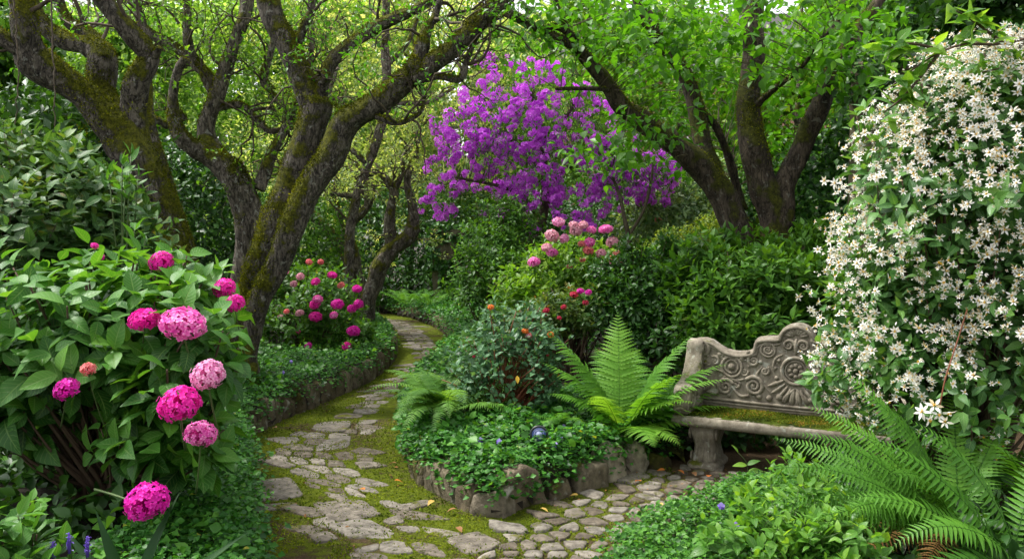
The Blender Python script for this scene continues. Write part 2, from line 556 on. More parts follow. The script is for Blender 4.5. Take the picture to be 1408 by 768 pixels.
M['mag'] = petal_mat("magenta_petal", [(0.56, 0.005, 0.28), (0.76, 0.018, 0.44), (0.86, 0.10, 0.58)])
M['salmon'] = petal_mat("salmon_petal", [(0.70, 0.08, 0.12), (0.82, 0.24, 0.24), (0.86, 0.52, 0.42)])
M['dusty'] = petal_mat("dusty_pink_petal", [(0.62, 0.22, 0.32), (0.80, 0.42, 0.50), (0.86, 0.62, 0.62)])
M['purple'] = petal_mat("purple_petal", [(0.52, 0.04, 0.64), (0.76, 0.13, 0.88), (0.94, 0.52, 0.96)], 0.35, (1.2, 1.0, 1.2))
M['white'] = petal_mat("white_petal", [(0.42, 0.33, 0.17), (0.74, 0.70, 0.56), (0.83, 0.82, 0.76), (0.86, 0.86, 0.83)], 0.3, (1, 1, 0.95), [0, .07, .45, 1])
M['stamen'] = plain_mat("yellow_stamen", (0.70, 0.42, 0.04), 0.7)
M['orange'] = petal_mat("orange_petal", [(0.60, 0.09, 0.02), (0.78, 0.22, 0.03), (0.80, 0.36, 0.10)])
M['red'] = petal_mat("red_petal", [(0.38, 0.01, 0.03), (0.58, 0.03, 0.08), (0.66, 0.10, 0.16)])
M['violet'] = petal_mat("violet_petal", [(0.10, 0.05, 0.36), (0.22, 0.14, 0.58), (0.42, 0.34, 0.75)])
BM = ((0.030, 0.036, 0.003), (0.19, 0.195, 0.012))
M['bark'] = rough_mat("mossy_bark", (0.018, 0.0145, 0.011), (0.19, 0.165, 0.13), crack=.7, moss=0.95, lichen=0.6, scale=13, stretch=2.2, bump=1.0, up=0.75, moss_col=BM, bdist=.05)
M['bark_grey'] = rough_mat("grey_bark", (0.018, 0.014, 0.010), (0.25, 0.215, 0.17), crack=.7, moss=0.70, lichen=0.9, scale=13, stretch=2.2, bump=1.0, bdist=.04, up=0.65, moss_col=BM)
M['bark_dark'] = rough_mat("dark_bark", (0.009, 0.007, 0.005), (0.105, 0.080, 0.056), crack=.75, moss=0.90, lichen=0.25, scale=11, stretch=3.0, bump=1.0, up=0.5, moss_col=((0.018, 0.022, 0.003), (0.085, 0.088, 0.008)))
M['bark_thin'] = rough_mat("thin_bark", (0.03, 0.022, 0.015), (0.12, 0.095, 0.065), moss=0.2, scale=14, stretch=2, bump=0.5)
M['stone'] = rough_mat("paving_stone", (0.042, 0.036, 0.029), (0.235, 0.212, 0.178), moss=0.34, lichen=0.2, scale=14, bump=1.0, up=0.1, use_rnd=True, bdist=0.012, moss_col=((0.07, 0.075, 0.01), (0.15, 0.15, 0.015)))
M['edge'] = rough_mat("mossy_edging_stone", (0.040, 0.032, 0.020), (0.20, 0.170, 0.115), moss=0.66, lichen=0.5, scale=8, bump=1.0, up=0.3, use_rnd=True, bdist=0.03, moss_col=((0.05, 0.052, 0.010), (0.11, 0.105, 0.016)))
M['edge_bare'] = rough_mat("bare_edging_stone", (0.070, 0.058, 0.042), (0.33, 0.29, 0.225), moss=0.42, lichen=0.6, scale=8, bump=1.0, up=-0.1, use_rnd=True, bdist=0.03, moss_col=((0.045, 0.048, 0.010), (0.10, 0.098, 0.016)))
M['bench'] = rough_mat("weathered_bench_stone", (0.085, 0.07, 0.05), (0.28, 0.245, 0.19), moss=0.22, lichen=0.75, scale=12, bump=0.55, up=0.3, bdist=0.008)
M['moss'] = rough_mat("moss", (0.055, 0.058, 0.006), (0.16, 0.155, 0.012), scale=16, bump=1.0, bdist=0.025, rough=1.0)
M['soil'] = rough_mat("soil", (0.006, 0.0045, 0.003), (0.022, 0.016, 0.010), moss=0.1, scale=10, bump=1.0)
M['wallstone'] = rough_mat("old_wall", (0.05, 0.045, 0.025), (0.16, 0.14, 0.085), moss=0.4, scale=5, stretch=4, bump=0.7, up=0.1)


def path_mat():
    m, nt, N, Lk = newmat("mossy_path")
    out = N("ShaderNodeOutputMaterial")
    ge = N("ShaderNodeNewGeometry")
    p = ge.outputs["Position"]
    a = noise_node(nt, 0.9, 4, 0.6, p)
    b = noise_node(nt, 14, 6, 0.75, p)
    c = noise_node(nt, 70, 4, 0.7, p)
    moss = mixc(nt, maprange(nt, b.outputs[0], 0.32, 0.68), (0.042, 0.066, 0.005), (0.165, 0.205, 0.012))
    moss = mixc(nt, maprange(nt, c.outputs[0], 0.35, 0.7), mixc(nt, 0.5, moss, (0.03, 0.035, 0.004)), moss)
    soil = mixc(nt, maprange(nt, c.outputs[0], 0.3, 0.7), (0.035, 0.022, 0.012), (0.115, 0.08, 0.045))
    k = mth(nt, 'ADD', a.outputs[0], mth(nt, 'MULTIPLY', mth(nt, 'SUBTRACT', b.outputs[0], 0.5), 0.6))
    sx = N("ShaderNodeSeparateXYZ"); Lk(p, sx.inputs[0])
    # bare earth towards the foot of the bench, moss elsewhere
    bx = maprange(nt, sx.outputs[0], 0.4, 1.9, 0.0, 0.34)
    col = mixc(nt, maprange(nt, mth(nt, 'SUBTRACT', k, bx), 0.37, 0.49), soil, moss)
    bs = N("ShaderNodeBsdfPrincipled"); Lk(col, bs.inputs["Base Color"]); bs.inputs["Roughness"].default_value = 1.0; bs.inputs["Specular IOR Level"].default_value = 0.1
    bp = N("ShaderNodeBump"); bp.inputs["Strength"].default_value = 1.0; bp.inputs["Distance"].default_value = 0.03
    h = mth(nt, 'ADD', b.outputs[0], mth(nt, 'MULTIPLY', c.outputs[0], 0.6))
    Lk(h, bp.inputs["Height"]); Lk(bp.outputs[0], bs.inputs["Normal"]); Lk(bs.outputs[0], out.inputs[0])
    return m


M['path'] = path_mat()

# ------------------------------------------------------------------ ground, path and beds
def in_poly(x, y, poly):
    poly = np.asarray(poly)[:, :2]
    c = np.zeros(np.shape(x), bool)
    j = len(poly) - 1
    for i in range(len(poly)):
        xi, yi = poly[i]; xj, yj = poly[j]
        c ^= ((yi > y) != (yj > y)) & (x < (xj - xi) * (y - yi) / (yj - yi + 1e-12) + xi)
        j = i
    return c


def edge_dist(x, y, line):
    line = np.asarray(line)[:, :2]
    d = np.full(np.shape(x), 1e9)
    for a, b in zip(line[:-1], line[1:]):
        ab = b - a
        t = np.clip(((x - a[0]) * ab[0] + (y - a[1]) * ab[1]) / (ab @ ab + 1e-12), 0, 1)
        d = np.minimum(d, np.hypot(x - a[0] - t * ab[0], y - a[1] - t * ab[1]))
    return d


def snoise(x, y, f, seed=0):
    return (np.sin(x * f * 1.3 + seed + 1.7 * np.sin(y * f * .7 + seed)) + np.sin(y * f * 1.1 + 2 * seed + 1.3 * np.sin(x * f * .9))) * 0.5


def sheet(name, x0, x1, y0, y1, n, z, amp=0.0, mat=None):
    xs, ys = np.linspace(x0, x1, n), np.linspace(y0, y1, n)
    X, Y = np.meshgrid(xs, ys)
    Z = z + amp * (snoise(X, Y, 3.1) + 0.6 * snoise(X, Y, 7.3, 2))
    i = np.arange(n - 1)
    a = (i[:, None] * n + i[None]).ravel()
    return obj(name, mesh(name, np.stack([X, Y, Z], -1), [np.stack([a, a + 1, a + n + 1, a + n], -1)]), mat)


tag(sheet("ground", -150, 150, -30, 270, 60, -0.06, 0, M['soil']), kind='structure')
tag(sheet("path", -5, 6, 2.5, 24, 150, 0.0, 0.006, M['path']), kind='structure')

LEFT_EDGE = [G(*p) for p in [(375, 1100), (366, 900), (361, 780), (356, 715), (346, 660), (333, 618), (350, 601), (390, 579), (450, 553), (512, 524), (540, 500), (546, 486), (541, 467), (524, 452), (505, 440), (480, 431)]]
LEFT_POLY = LEFT_EDGE + [np.array([-6, 24, 0]), np.array([-14, 24, 0]), np.array([-14, 1.2, 0]), np.array([-1.2, 1.2, 0])]
MID_EDGE = [G(*p) for p in [(510, 428), (560, 437), (598, 451), (617, 467), (622, 480), (600, 505), (572, 535), (552, 562), (549, 600), (552, 640), (585, 672), (640, 700), (685, 716), (705, 706), (760, 690), (832, 667), (882, 648), (945, 636)]]
MID_POLY = MID_EDGE + [np.array([3.5, 8.6, 0]), np.array([12, 8.6, 0]), np.array([12, 24, 0]), np.array([-3.0, 24, 0])]
RIGHT_EDGE = [G(*p) for p in [(1180, 668), (1075, 672), (1000, 692), (950, 715), (890, 745), (850, 775), (800, 900), (740, 1100)]]
RIGHT_POLY = RIGHT_EDGE + [np.array([0.6, 1.2, 0]), np.array([5.5, 1.2, 0]), np.array([5.5, 6.2, 0])]


def bed_h(kind, x, y):
    if kind == 'left':
        d = edge_dist(x, y, LEFT_EDGE)
        near = np.exp(-((y - 5.2) / 1.3) ** 2)
        return 0.17 * np.clip(d / 0.10, 0, 1) ** 0.6 + (0.10 + 0.16 * near) * np.clip(d / 0.7, 0, 1) + 0.25 * np.clip((d - 1.2) / 3, 0, 1) + 0.02 * snoise(x, y, 4)
    if kind == 'mid':
        d = edge_dist(x, y, MID_EDGE)
        return 0.13 * np.clip(d / 0.10, 0, 1) ** 0.6 + 0.16 * np.clip(d / 0.9, 0, 1) + 0.02 * snoise(x, y, 4, 3)
    d = edge_dist(x, y, RIGHT_EDGE)
    return 0.02 + 0.10 * np.clip(d / 0.6, 0, 1) + 0.02 * snoise(x, y, 4, 5)


BEDS = {'left': LEFT_POLY, 'mid': MID_POLY, 'right': RIGHT_POLY}
for k, poly in BEDS.items():
    pa = np.array(poly)
    st = 0.07
    xs = np.arange(pa[:, 0].min(), pa[:, 0].max(), st); ys = np.arange(pa[:, 1].min(), pa[:, 1].max(), st)
    X, Y = np.meshgrid(xs, ys)
    ins = in_poly(X, Y, poly)
    Z = np.where(ins, bed_h(k, X, Y), 0) - 0.012
    n = len(xs)
    i, j = np.meshgrid(np.arange(len(ys) - 1), np.arange(n - 1), indexing='ij')
    a = i * n + j
    ok = ins[:-1, :-1] & ins[1:, :-1] & ins[:-1, 1:] & ins[1:, 1:]
    a = a[ok]
    f = np.stack([a, a + 1, a + n + 1, a + n], -1)
    used, inv = np.unique(f, return_inverse=True)
    V = np.stack([X, Y, Z], -1).reshape(-1, 3)[used]
    tag(obj("garden_bed_soil", mesh("bed", V, [inv.reshape(f.shape)]), M['soil']), kind='structure')

# ---- stones of the path
def stone_geo(acc, poly, z0, h, dome, rnd, seed):
    """one stone: rounded outline, bevelled, slightly domed top"""
    p = np.asarray(poly, float)[:, :2]
    for w_ in (0.88, 0.80):
        q = np.roll(p, -1, 0)
        p = np.stack([w_ * p + (1 - w_) * q, (1 - w_) * p + w_ * q], 1).reshape(-1, 2)
    q = np.roll(p, -1, 0)
    p = np.stack([p, (p + q) / 2], 1).reshape(-1, 2)
    m = len(p)
    c = p.mean(0)
    wob = np.array([1 + 0.10 * mnoise.noise((a * 9 + seed, b * 9, seed)) for a, b in p])[:, None]
    p = c + (p - c) * wob
    tilt = np.array([mnoise.noise((seed, 1.5, 0)), mnoise.noise((seed, 7.5, 3))]) * 0.05
    rings = []
    for s, z in ((1.02, -0.03), (1.0, h * 0.45), (0.95, h * 0.85), (0.84, h), (0.5, h + dome * 0.8)):
        r = c + (p - c) * s
        zz = z0 + z + (0 if z < 0 else 1) * ((r - c) @ tilt) + np.array([0.004 * mnoise.noise((a * 14, b * 14, s * 3)) for a, b in r])
        rings.append(np.column_stack([r, zz]))
    V = np.vstack(rings + [[c[0], c[1], z0 + h + dome]])
    q = []
    for k in range(4):
        for i in range(m):
            q.append((k * m + i, k * m + (i + 1) % m, (k + 1) * m + (i + 1) % m, (k + 1) * m + i))
    t = [(4 * m + i, 4 * m + (i + 1) % m, 5 * m) for i in range(m)]
    acc.add(V, [np.array(q), np.array(t)], rnd)


def voronoi(pts, rad):
    cells = []
    for i, p in enumerate(pts):
        d = np.linalg.norm(pts - p, axis=1)
        nb = np.argsort(d)[1:17]
        poly = [p + np.array(v) * rad for v in ((-1, -1), (1, -1), (1, 1), (-1, 1))]
        for j in nb:
            mid, nn = (p + pts[j]) / 2, pts[j] - p
            out = []
            for a, b in zip(poly, poly[1:] + poly[:1]):
                da, db = (a - mid) @ nn, (b - mid) @ nn
                if da <= 0: out.append(a)
                if da * db < 0: out.append(a + (b - a) * da / (da - db))
            poly = out
            if len(poly) < 3: break
        cells.append(np.array(poly))
    return cells


def inset(poly, g):
    c = poly.mean(0)
    d = poly - c
    l = np.linalg.norm(d, axis=1, keepdims=True)
    return c + d * np.maximum(1 - g / np.maximum(l, 1e-6), 0.35)


FLAGS = [
    ([(343, 662), (398, 655), (420, 683), (350, 692)], "large square flagstone at the left edge of the path beside the ground cover"),
    ([(428, 690), (496, 685), (529, 707), (470, 718), (452, 714)], "broad grey flagstone in the middle of the path, pointed towards the bed corner"),
    ([(449, 723), (498, 712), (546, 731), (540, 741), (482, 741)], "rounded grey flagstone just in front of the broad pointed flagstone"),
    ([(610, 740), (655, 729), (690, 746), (676, 757), (640, 763)], "rounded pale flagstone in front of the corner edging stone"),
    ([(455, 603), (484, 599), (479, 616), (431, 621), (437, 612)], "cracked flagstone with a curved crack in the middle of the bend"),
    ([(438, 580), (485, 577), (474, 596), (426, 590)], "ridged flagstone farthest along the bend of the path"),
    ([(538, 696), (588, 687), (592, 694), (558, 703)], "narrow oblong flagstone beside the mossy patch by the bed"),
    ([(345, 697), (406, 690), (414, 698), (350, 703)], "thin pinkish stone just below the large square flagstone"),
    ([(425, 737), (452, 730), (468, 741), (434, 747)], "small rounded flagstone left of the rounded grey one"),
    ([(484, 756), (522, 747), (520, 757), (494, 762)], "small oblong stone at the near end of the path"),
    ([(525, 716), (550, 708), (557, 719), (535, 722)], "small stone beside the tip of the broad pointed flagstone"),
    ([(487, 636), (510, 634), (535, 640), (497, 645)], "thin flat stone set in moss right of the bend"),
]
flag_polys = []
for i, (pp, lab) in enumerate(FLAGS):
    pl = np.array([G(*q)[:2] for q in pp])
    flag_polys.append(inset(pl, -0.05))
    ac = Acc()
    stone_geo(ac, pl, 0.0, 0.011, 0.002, 0.45 + 0.4 * random.random(), i * 3.1)
    tag(obj("flagstone", ac.mesh("flagstone"), M['stone']), lab, "flagstone", "flagstones in the garden path")


def free_of_flags(c):
    return not any(in_poly(np.array(c[0]), np.array(c[1]), f) for f in flag_polys)


# setts along the winding path: rows across, in path coordinates
PL = np.array([G(*p)[:2] for p in [(400, 800), (395, 720), (362, 645), (350, 612), (400, 585), (462, 556), (522, 526), (552, 494), (550, 470), (532, 452), (512, 440)]])
PR = np.array([G(*p)[:2] for p in [(700, 800), (640, 740), (552, 672), (535, 625), (538, 590), (552, 556), (585, 522), (608, 492), (614, 472), (592, 455), (548, 438)]])
PLc, PRc = catmull(PL, 400), catmull(PR, 400)
mid = (PLc + PRc) / 2
arc = np.concatenate([[0], np.cumsum(np.linalg.norm(np.diff(mid, axis=0), axis=1))])
wid = np.linalg.norm(PRc - PLc, axis=1)


def path_xy(s, t):
    a = np.interp(s, arc, np.arange(400))
    i = np.clip(a.astype(int), 0, 398); f = (a - i)[:, None]
    L = PLc[i] * (1 - f) + PLc[i + 1] * f
    Rr = PRc[i] * (1 - f) + PRc[i + 1] * f
    return L + (Rr - L) * t[:, None]


pts = []
s = 0.05
row = 0
while s < arc[-1] - 0.1:
    w = float(np.interp(s, arc, wid))
    big = random.random() < 0.35
    nn = max(3, int(w / (0.30 if big else 0.19) + 0.5))
    step = random.uniform(0.15, 0.26) * (1.25 if big else 0.9)
    for k in range(nn):
        pts.append((s + random.uniform(-.03, .03), w * ((k + 0.5 + random.uniform(-.17, .17) + (0.22 if row % 2 else -0.22)) / nn)))
    s += step
    row += 1
pts = np.array(pts)
acc = Acc()
for i, c in enumerate(voronoi(pts, 0.42)):
    if len(c) < 3: continue
    sc_, tc_ = c.mean(0)
    w = float(np.interp(sc_, arc, wid))
    t = tc_ / w
    keep = 1.0 - 0.70 * max(0, abs(t - 0.46) - 0.33) / 0.2
    ang = mnoise.noise((sc_ * 0.8, t * 2.0, 3.0))
    if sc_ < 2.2: keep -= 0.22
    if ang < -0.36: keep -= 0.3
    if random.random() > keep or t < 0.0 or t > 1.0: continue
    c = inset(c, random.uniform(0.014, 0.026))
    xy = path_xy(c[:, 0], c[:, 1] / w)
    if not free_of_flags(xy.mean(0)): continue
    if in_poly(xy[:, 0], xy[:, 1], MID_POLY).any() or in_poly(xy[:, 0], xy[:, 1], LEFT_POLY).any(): continue
    stone_geo(acc, xy, 0.0, 0.006 + 0.006 * random.random(), 0.002, random.random(), i * 1.37)
tag(obj("path_setts", acc.mesh("setts"), M['stone']), kind='structure')

COB = np.array([G(*p)[:2] for p in [(600, 800), (596, 762), (690, 722), (762, 694), (835, 670), (885, 651), (945, 640), (1010, 645), (1075, 655), (1190, 660), (1190, 680), (1000, 712), (920, 748), (880, 800)]])
xs = np.arange(COB[:, 0].min(), COB[:, 0].max(), 0.135)
ys = np.arange(COB[:, 1].min(), COB[:, 1].max(), 0.128)
pts = np.array([(x + (0.067 if j % 2 else 0) + random.uniform(-.05, .05), y + random.uniform(-.045, .045)) for j, y in enumerate(ys) for x in xs])
pts = pts[[bool(in_poly(np.array(a), np.array(b), COB)) for a, b in pts]]
pts = pts[rng.random(len(pts)) > 0.14]
acc = Acc()
for i, c in enumerate(voronoi(pts, 0.17)):
    if len(c) < 3: continue
    c = inset(c, random.uniform(0.015, 0.032))
    m0 = c.mean(0)
    if not free_of_flags(m0) or not in_poly(np.array(m0[0]), np.array(m0[1]), COB): continue
    stone_geo(acc, c, 0.0, 0.010 + 0.008 * random.random(), 0.005, random.random(), i * 2.11)
tag(obj("path_cobbles", acc.mesh("cobbles"), M['stone']), kind='structure')

# ---- edging stones: each a thing
ORD = ["nearest", "second", "third", "fourth", "fifth", "sixth", "seventh", "eighth", "ninth", "tenth", "eleventh", "twelfth", "thirteenth", "fourteenth", "fifteenth", "sixteenth", "seventeenth", "eighteenth"]


def edging_stone(a, b, h, depth, label, group, mat, seed, lean=0.0, peak=0.0, inward=(.6, .8)):
    """stone between ground points a and b (front foot line), height h"""
    a, b = np.array(a[:2]), np.array(b[:2])
    a, b = a + (b - a) * .03, b + (a - b) * .03
    h *= random.uniform(.70, .95)
    L = np.linalg.norm(b - a)
    ux = (b - a) / L
    uy = np.array([-ux[1], ux[0]])
    if uy @ np.array(inward) < 0: uy = -uy
    nx, ny, nz = 7, 5, 7
    V = []
    for k in range(nz + 1):
        for i in range(nx + 1):
            for j in range(ny + 1):
                if 0 < i < nx and 0 < j < ny and 0 < k < nz: continue
                V.append((i / nx, j / ny, k / nz))
    idx = {tuple(np.round(np.array(v) * [nx, ny, nz]).astype(int)): n for n, v in enumerate(V)}
    q = []
    for i in range(nx):
        for j in range(ny):
            q.append([idx[(i, j, 0)], idx[(i, j + 1, 0)], idx[(i + 1, j + 1, 0)], idx[(i + 1, j, 0)]])
            q.append([idx[(i, j, nz)], idx[(i + 1, j, nz)], idx[(i + 1, j + 1, nz)], idx[(i, j + 1, nz)]])
    for i in range(nx):
        for k in range(nz):
            q.append([idx[(i, 0, k)], idx[(i + 1, 0, k)], idx[(i + 1, 0, k + 1)], idx[(i, 0, k + 1)]])
            q.append([idx[(i, ny, k)], idx[(i, ny, k + 1)], idx[(i + 1, ny, k + 1)], idx[(i + 1, ny, k)]])
    for j in range(ny):
        for k in range(nz):
            q.append([idx[(0, j, k)], idx[(0, j, k + 1)], idx[(0, j + 1, k + 1)], idx[(0, j + 1, k)]])
            q.append([idx[(nx, j, k)], idx[(nx, j + 1, k)], idx[(nx, j + 1, k + 1)], idx[(nx, j, k + 1)]])
    V = np.array(V)
    c = V * 2 - 1                                   # -1..1, round the corners off
    ex = 10 if mat is M['edge_bare'] else 8
    l8 = (np.abs(c) ** ex).sum(1, keepdims=True) ** (1 / ex)
    c = c / np.maximum(l8, 1e-6) * np.max(np.abs(c), 1, keepdims=True)
    top = (c[:, 2] + 1) / 2
    sk = 0.35 * mnoise.noise((seed, 2.2, 0))
    pk = peak * np.maximum(0, 1 - np.abs(c[:, 0] - 0.3 * math.sin(seed)) * 1.1)
    X = c[:, 0] * L / 2 * (1 - 0.05 * top) + sk * top * L * 0.14
    Y = (c[:, 1] + 1) / 2 * depth + lean * top * h
    Z = -0.05 + top * (h * (1 + pk + 0.22 * c[:, 0] * math.sin(seed * 1.7)) + 0.05)
    W = []
    for x, y, z in zip(X, Y, Z):
        n = mnoise.noise_vector((x * 7 + seed, y * 7, z * 7)) * (0.042 if mat is M['edge_bare'] else 0.022) + mnoise.noise_vector((x * 19 + seed, y * 19, z * 19)) * 0.010
        W.append((x + n[0], y + n[1], z + n[2]))
    W = np.array(W)
    m = (a + b) / 2
    base = np.array([m[0], m[1], 0])
    V3 = np.column_stack([np.outer(W[:, 0], ux) + np.outer(W[:, 1], uy), W[:, 2]])
    ac = Acc().add(V3, [np.array(q)], random.random())
    return tag(obj("edging_stone", ac.mesh("edging_stone"), mat, loc=base), label, "edging stone", group)


# left kerb row, from the near end
le = catmull(np.array([G(*p) for p in [(338, 606), (352, 598), (390, 578), (450, 552), (512, 523), (540, 499), (546, 485), (541, 467), (526, 453), (508, 441)]]), 300)
la = np.concatenate([[0], np.cumsum(np.linalg.norm(np.diff(le, axis=0), axis=1))])
s = 0.0
k = 0
lens = []
while s < la[-1] - 0.15 and k < 40:
    L = random.uniform(0.24, 0.40)
    lens.append((s, min(s + L, la[-1])))
    s += L
    k += 1
for k, (s0, s1) in enumerate(lens):
    a = [np.interp(s0 + .022, la, le[:, i]) for i in range(3)]
    b = [np.interp(s1 - .022, la, le[:, i]) for i in range(3)]
    nn = ORD[k] if k < len(ORD) else {21: '21st', 22: '22nd', 23: '23rd', 31: '31st', 32: '32nd', 33: '33rd'}.get(k + 1, f'{k + 1}th')
    lab = f"mossy upright edging stone, {nn} from the hydrangea end of the left bed's kerb" if k else "mossy upright edging stone at the hydrangea end of the left bed's kerb"
    edging_stone(b, a, 0.24 + 0.05 * random.random(), 0.14, lab, "edging stones of the left bed", M['edge'], 3.7 * k + 1, inward=(-.8, .6))

# bed corner row: (from px, to px, height px at top, bare?, label)
MIDROW = [
    ((556, 622), (560, 652), 0.16, M['edge'], "dark mossy edging stone on the path side of the corner bed, at its narrow tip"),
    ((560, 653), (578, 669), 0.20, M['edge'], "dark upright edging stone between the bed's narrow tip and the humped stone"),
    ((576, 668), (624, 694), 0.27, M['edge'], "wide humped mossy edging stone on the path side of the corner bed"),
    ((624, 694), (646, 705), 0.20, M['edge'], "low dark edging stone between the humped stone and the split corner stone"),
    ((646, 706), (697, 713), 0.19, M['edge_bare'], "pale angular corner stone where the mossy path meets the cobbles"),
    ((700, 706), (757, 690), 0.23, M['edge_bare'], "large pale slanting rock beside the corner stone along the cobbles"),
    ((759, 690), (790, 682), 0.19, M['edge'], "small brown edging stone right of the large slanting rock"),
    ((797, 680), (843, 668), 0.25, M['edge'], "blocky brown edging stone in the middle of the row along the cobbles"),
    ((838, 664), (866, 656), 0.26, M['edge_bare'], "tall pointed edging stone behind the blocky brown one"),
    ((866, 655), (893, 647), 0.25, M['edge_bare'], "pointed lichen covered edging stone with a rounded right side"),
    ((894, 646), (925, 641), 0.16, M['edge'], "low dark edging stone nearest the bench leg"),
]
for k, (p0, p1, h, m, lab) in enumerate(MIDROW):
    a, b = G(*p0), G(*p1)
    if k < 4: a, b = b, a
    edging_stone(a, b, h * (1.0 if m is M['edge_bare'] else .85), 0.17, lab, "edging stones of the corner bed", m, 5.3 * k + 2, lean=0.12, peak=0.3 if k in (2, 5, 8, 9) else 0.05)

fe = catmull(np.array([G(*p) for p in [(512, 428), (540, 431), (575, 440), (600, 451), (617, 466), (623, 479)]]), 200)
fa = np.concatenate([[0], np.cumsum(np.linalg.norm(np.diff(fe, axis=0), axis=1))])
s, k = 0.0, 0
while s < fa[-1] - 0.2:
    L = random.uniform(0.36, 0.55)
    a = [np.interp(s, fa, fe[:, i]) for i in range(3)]
    b = [np.interp(min(s + L - .015, fa[-1]), fa, fe[:, i]) for i in range(3)]
    nn = ORD[k] if k < len(ORD) else {21: '21st', 22: '22nd', 23: '23rd', 31: '31st', 32: '32nd', 33: '33rd'}.get(k + 1, f'{k + 1}th')
    lab = f"brown mossy kerb stone, {nn} from the far end of the path's far right kerb" if k else "brown mossy kerb stone at the very far end of the path's right kerb"
    edging_stone(a, b, 0.24 + 0.05 * random.random(), 0.16, lab, "edging stones along the far path", M['edge'], 2.9 * k + 40)
    s += L
    k += 1

# ------------------------------------------------------------------ plant builders
def ground_z(x, y):
    for k, poly in BEDS.items():
        if in_poly(np.array(x), np.array(y), poly): return float(bed_h(k, np.array(x), np.array(y)))
    return 0.0


def ell_sample(ells, n, r0=0.82, r1=1.03, back=0.4, low=-0.75):
    """points in a shell of the union of ellipsoids, with outward normals"""
    w = np.array([(r[0] * r[1] + r[0] * r[2] + r[1] * r[2]) for _, r in ells])
    w = w / w.sum()
    P_, N_ = [], []
    for (c, r), f in zip(ells, w):
        m = int(n * f * 2.2) + 8
        d = rand_dirs(m)
        rr = (rng.random(m) * (r1 - r0) + r0)[:, None]
        p = c + d * r * rr
        nn = nrm(d / r)
        ok = (d[:, 2] > low) & ((nn[:, 1] < 0.35) | (rng.random(m) < back))
        for c2, r2 in ells:
            if c2 is c: continue
            ok &= (((p - c2) / r2) ** 2).sum(1) > (r0 * 0.85) ** 2
        p, nn = p[ok], nn[ok]
        m2 = int(n * f) + 1
        P_.append(p[:m2]); N_.append(nn[:m2])
    return np.concatenate(P_), np.concatenate(N_)


def shrub(name, label, cat, ells, n, leaf, lw, tmpl, mat, base, nodes=3, sl=None, whorl=2, inner=0.6, up=0.6, stem_mat=None, stem_r=0.006, group=None, curl=0.22, stems=60, part='foliage', low=-0.75, phi=(82, 35), jit=0.25, back=0.4, shell=(0.82, 1.03)):
    base = np.array([base[0], base[1], ground_z(base[0], base[1]) - 0.02])
    root = thing(name, label, cat, base, group)
    p, nn = ell_sample(ells, n, shell[0], shell[1], low=low, back=back)
    am = 0.16 * min(ells[0][1].min(), .7) / .5
    p = p + nn * (am * (snoise(p[:, 0] + p[:, 1], p[:, 2], 4.3, len(label)) + .7 * snoise(p[:, 0], p[:, 2] - p[:, 1], 9.1, 2)))[:, None]
    if inner:
        p2, n2 = ell_sample(ells, int(n * inner), 0.45, 0.82, low=-0.9, back=back)
        p, nn = np.vstack([p, p2]), np.vstack([nn, n2])
    ok = p[:, 2] > base[2] + 0.03
    p, nn = p[ok], nn[ok]
    a = nrm(nn * 0.7 + np.array([0, 0, up]) + 0.3 * rng.standard_normal(p.shape))
    L = sl if sl is not None else leaf * 0.8
    o = shoots(p - a * L, a, L, nodes, leaf, lw, phi[0], phi[1], whorl, jit)
    V, fs, rn, lc = leaves(o[0], o[1], o[2], o[3], o[4], tmpl, curl, o[5])
    obj(part, mesh(part, V, fs, rn, lc), mat, root)
    if stems:
        m = min(stems, len(p))
        sel = rng.choice(len(p), m, replace=False)
        tip = p[sel]
        b0 = base + np.column_stack([rng.standard_normal((m, 2)) * min(0.25, 0.25 * ells[0][1][0]), np.zeros(m)])
        midp = b0 * 0.45 + tip * 0.55
        midp[:, 2] = b0[:, 2] * 0.35 + tip[:, 2] * 0.65 - 0.05
        midp += rng.standard_normal((m, 3)) * 0.07
        c = curve4(b0, midp, tip, 8)
        r = stem_r * np.linspace(1.6, 0.5, 8)[None] * (0.7 + 0.6 * rng.random((m, 1)))
        V, fs = tubes(c, r, 5)
        obj("stems", mesh("stems", V, fs), stem_mat or M['twig'], root)
    return root


def leafmass(name, label, cat, ells, n, leaf, lw, tmpl, mat, base, group=None, part='foliage', out=0.5, inner=0.35, curl=0.15, low=-0.95, clump=0.0, kids=None):
    """looser mass of single leaves over the surface of ellipsoids (far bushes, hedges, ivy)"""
    root = thing(name, label, cat, (base[0], base[1], 0.0), group)
    p, nn = ell_sample(ells, n, 0.86, 1.05, low=low, back=0.35)
    p2, n2 = ell_sample(ells, int(n * inner), 0.55, 0.86, low=low, back=0.3)
    p, nn = np.vstack([p, p2]), np.vstack([nn, n2])
    if clump:
        p = p + clump * 0.22 * np.column_stack([snoise(p[:, 1], p[:, 2], 5 / clump, 1), snoise(p[:, 0], p[:, 2], 5 / clump, 2), snoise(p[:, 0], p[:, 1], 5 / clump, 3)])
    p = p + rng.standard_normal(p.shape) * leaf * 0.5
    ok = p[:, 2] > 0.02
    p, nn = p[ok], nn[ok]
    d = nrm(nn * out + rng.standard_normal(p.shape) * 0.7 + np.array([0, 0, -0.25]))
    ln = leaf * (0.65 + 0.7 * rng.random(len(p)))
    V, fs, rn, lc = leaves(p, d, nrm(nn + np.array([0, 0, 0.6]) + 0.5 * rng.standard_normal(p.shape)), ln, ln * lw, tmpl, curl)
    obj(part, mesh(part, V, fs, rn, lc), mat, root)
    return root


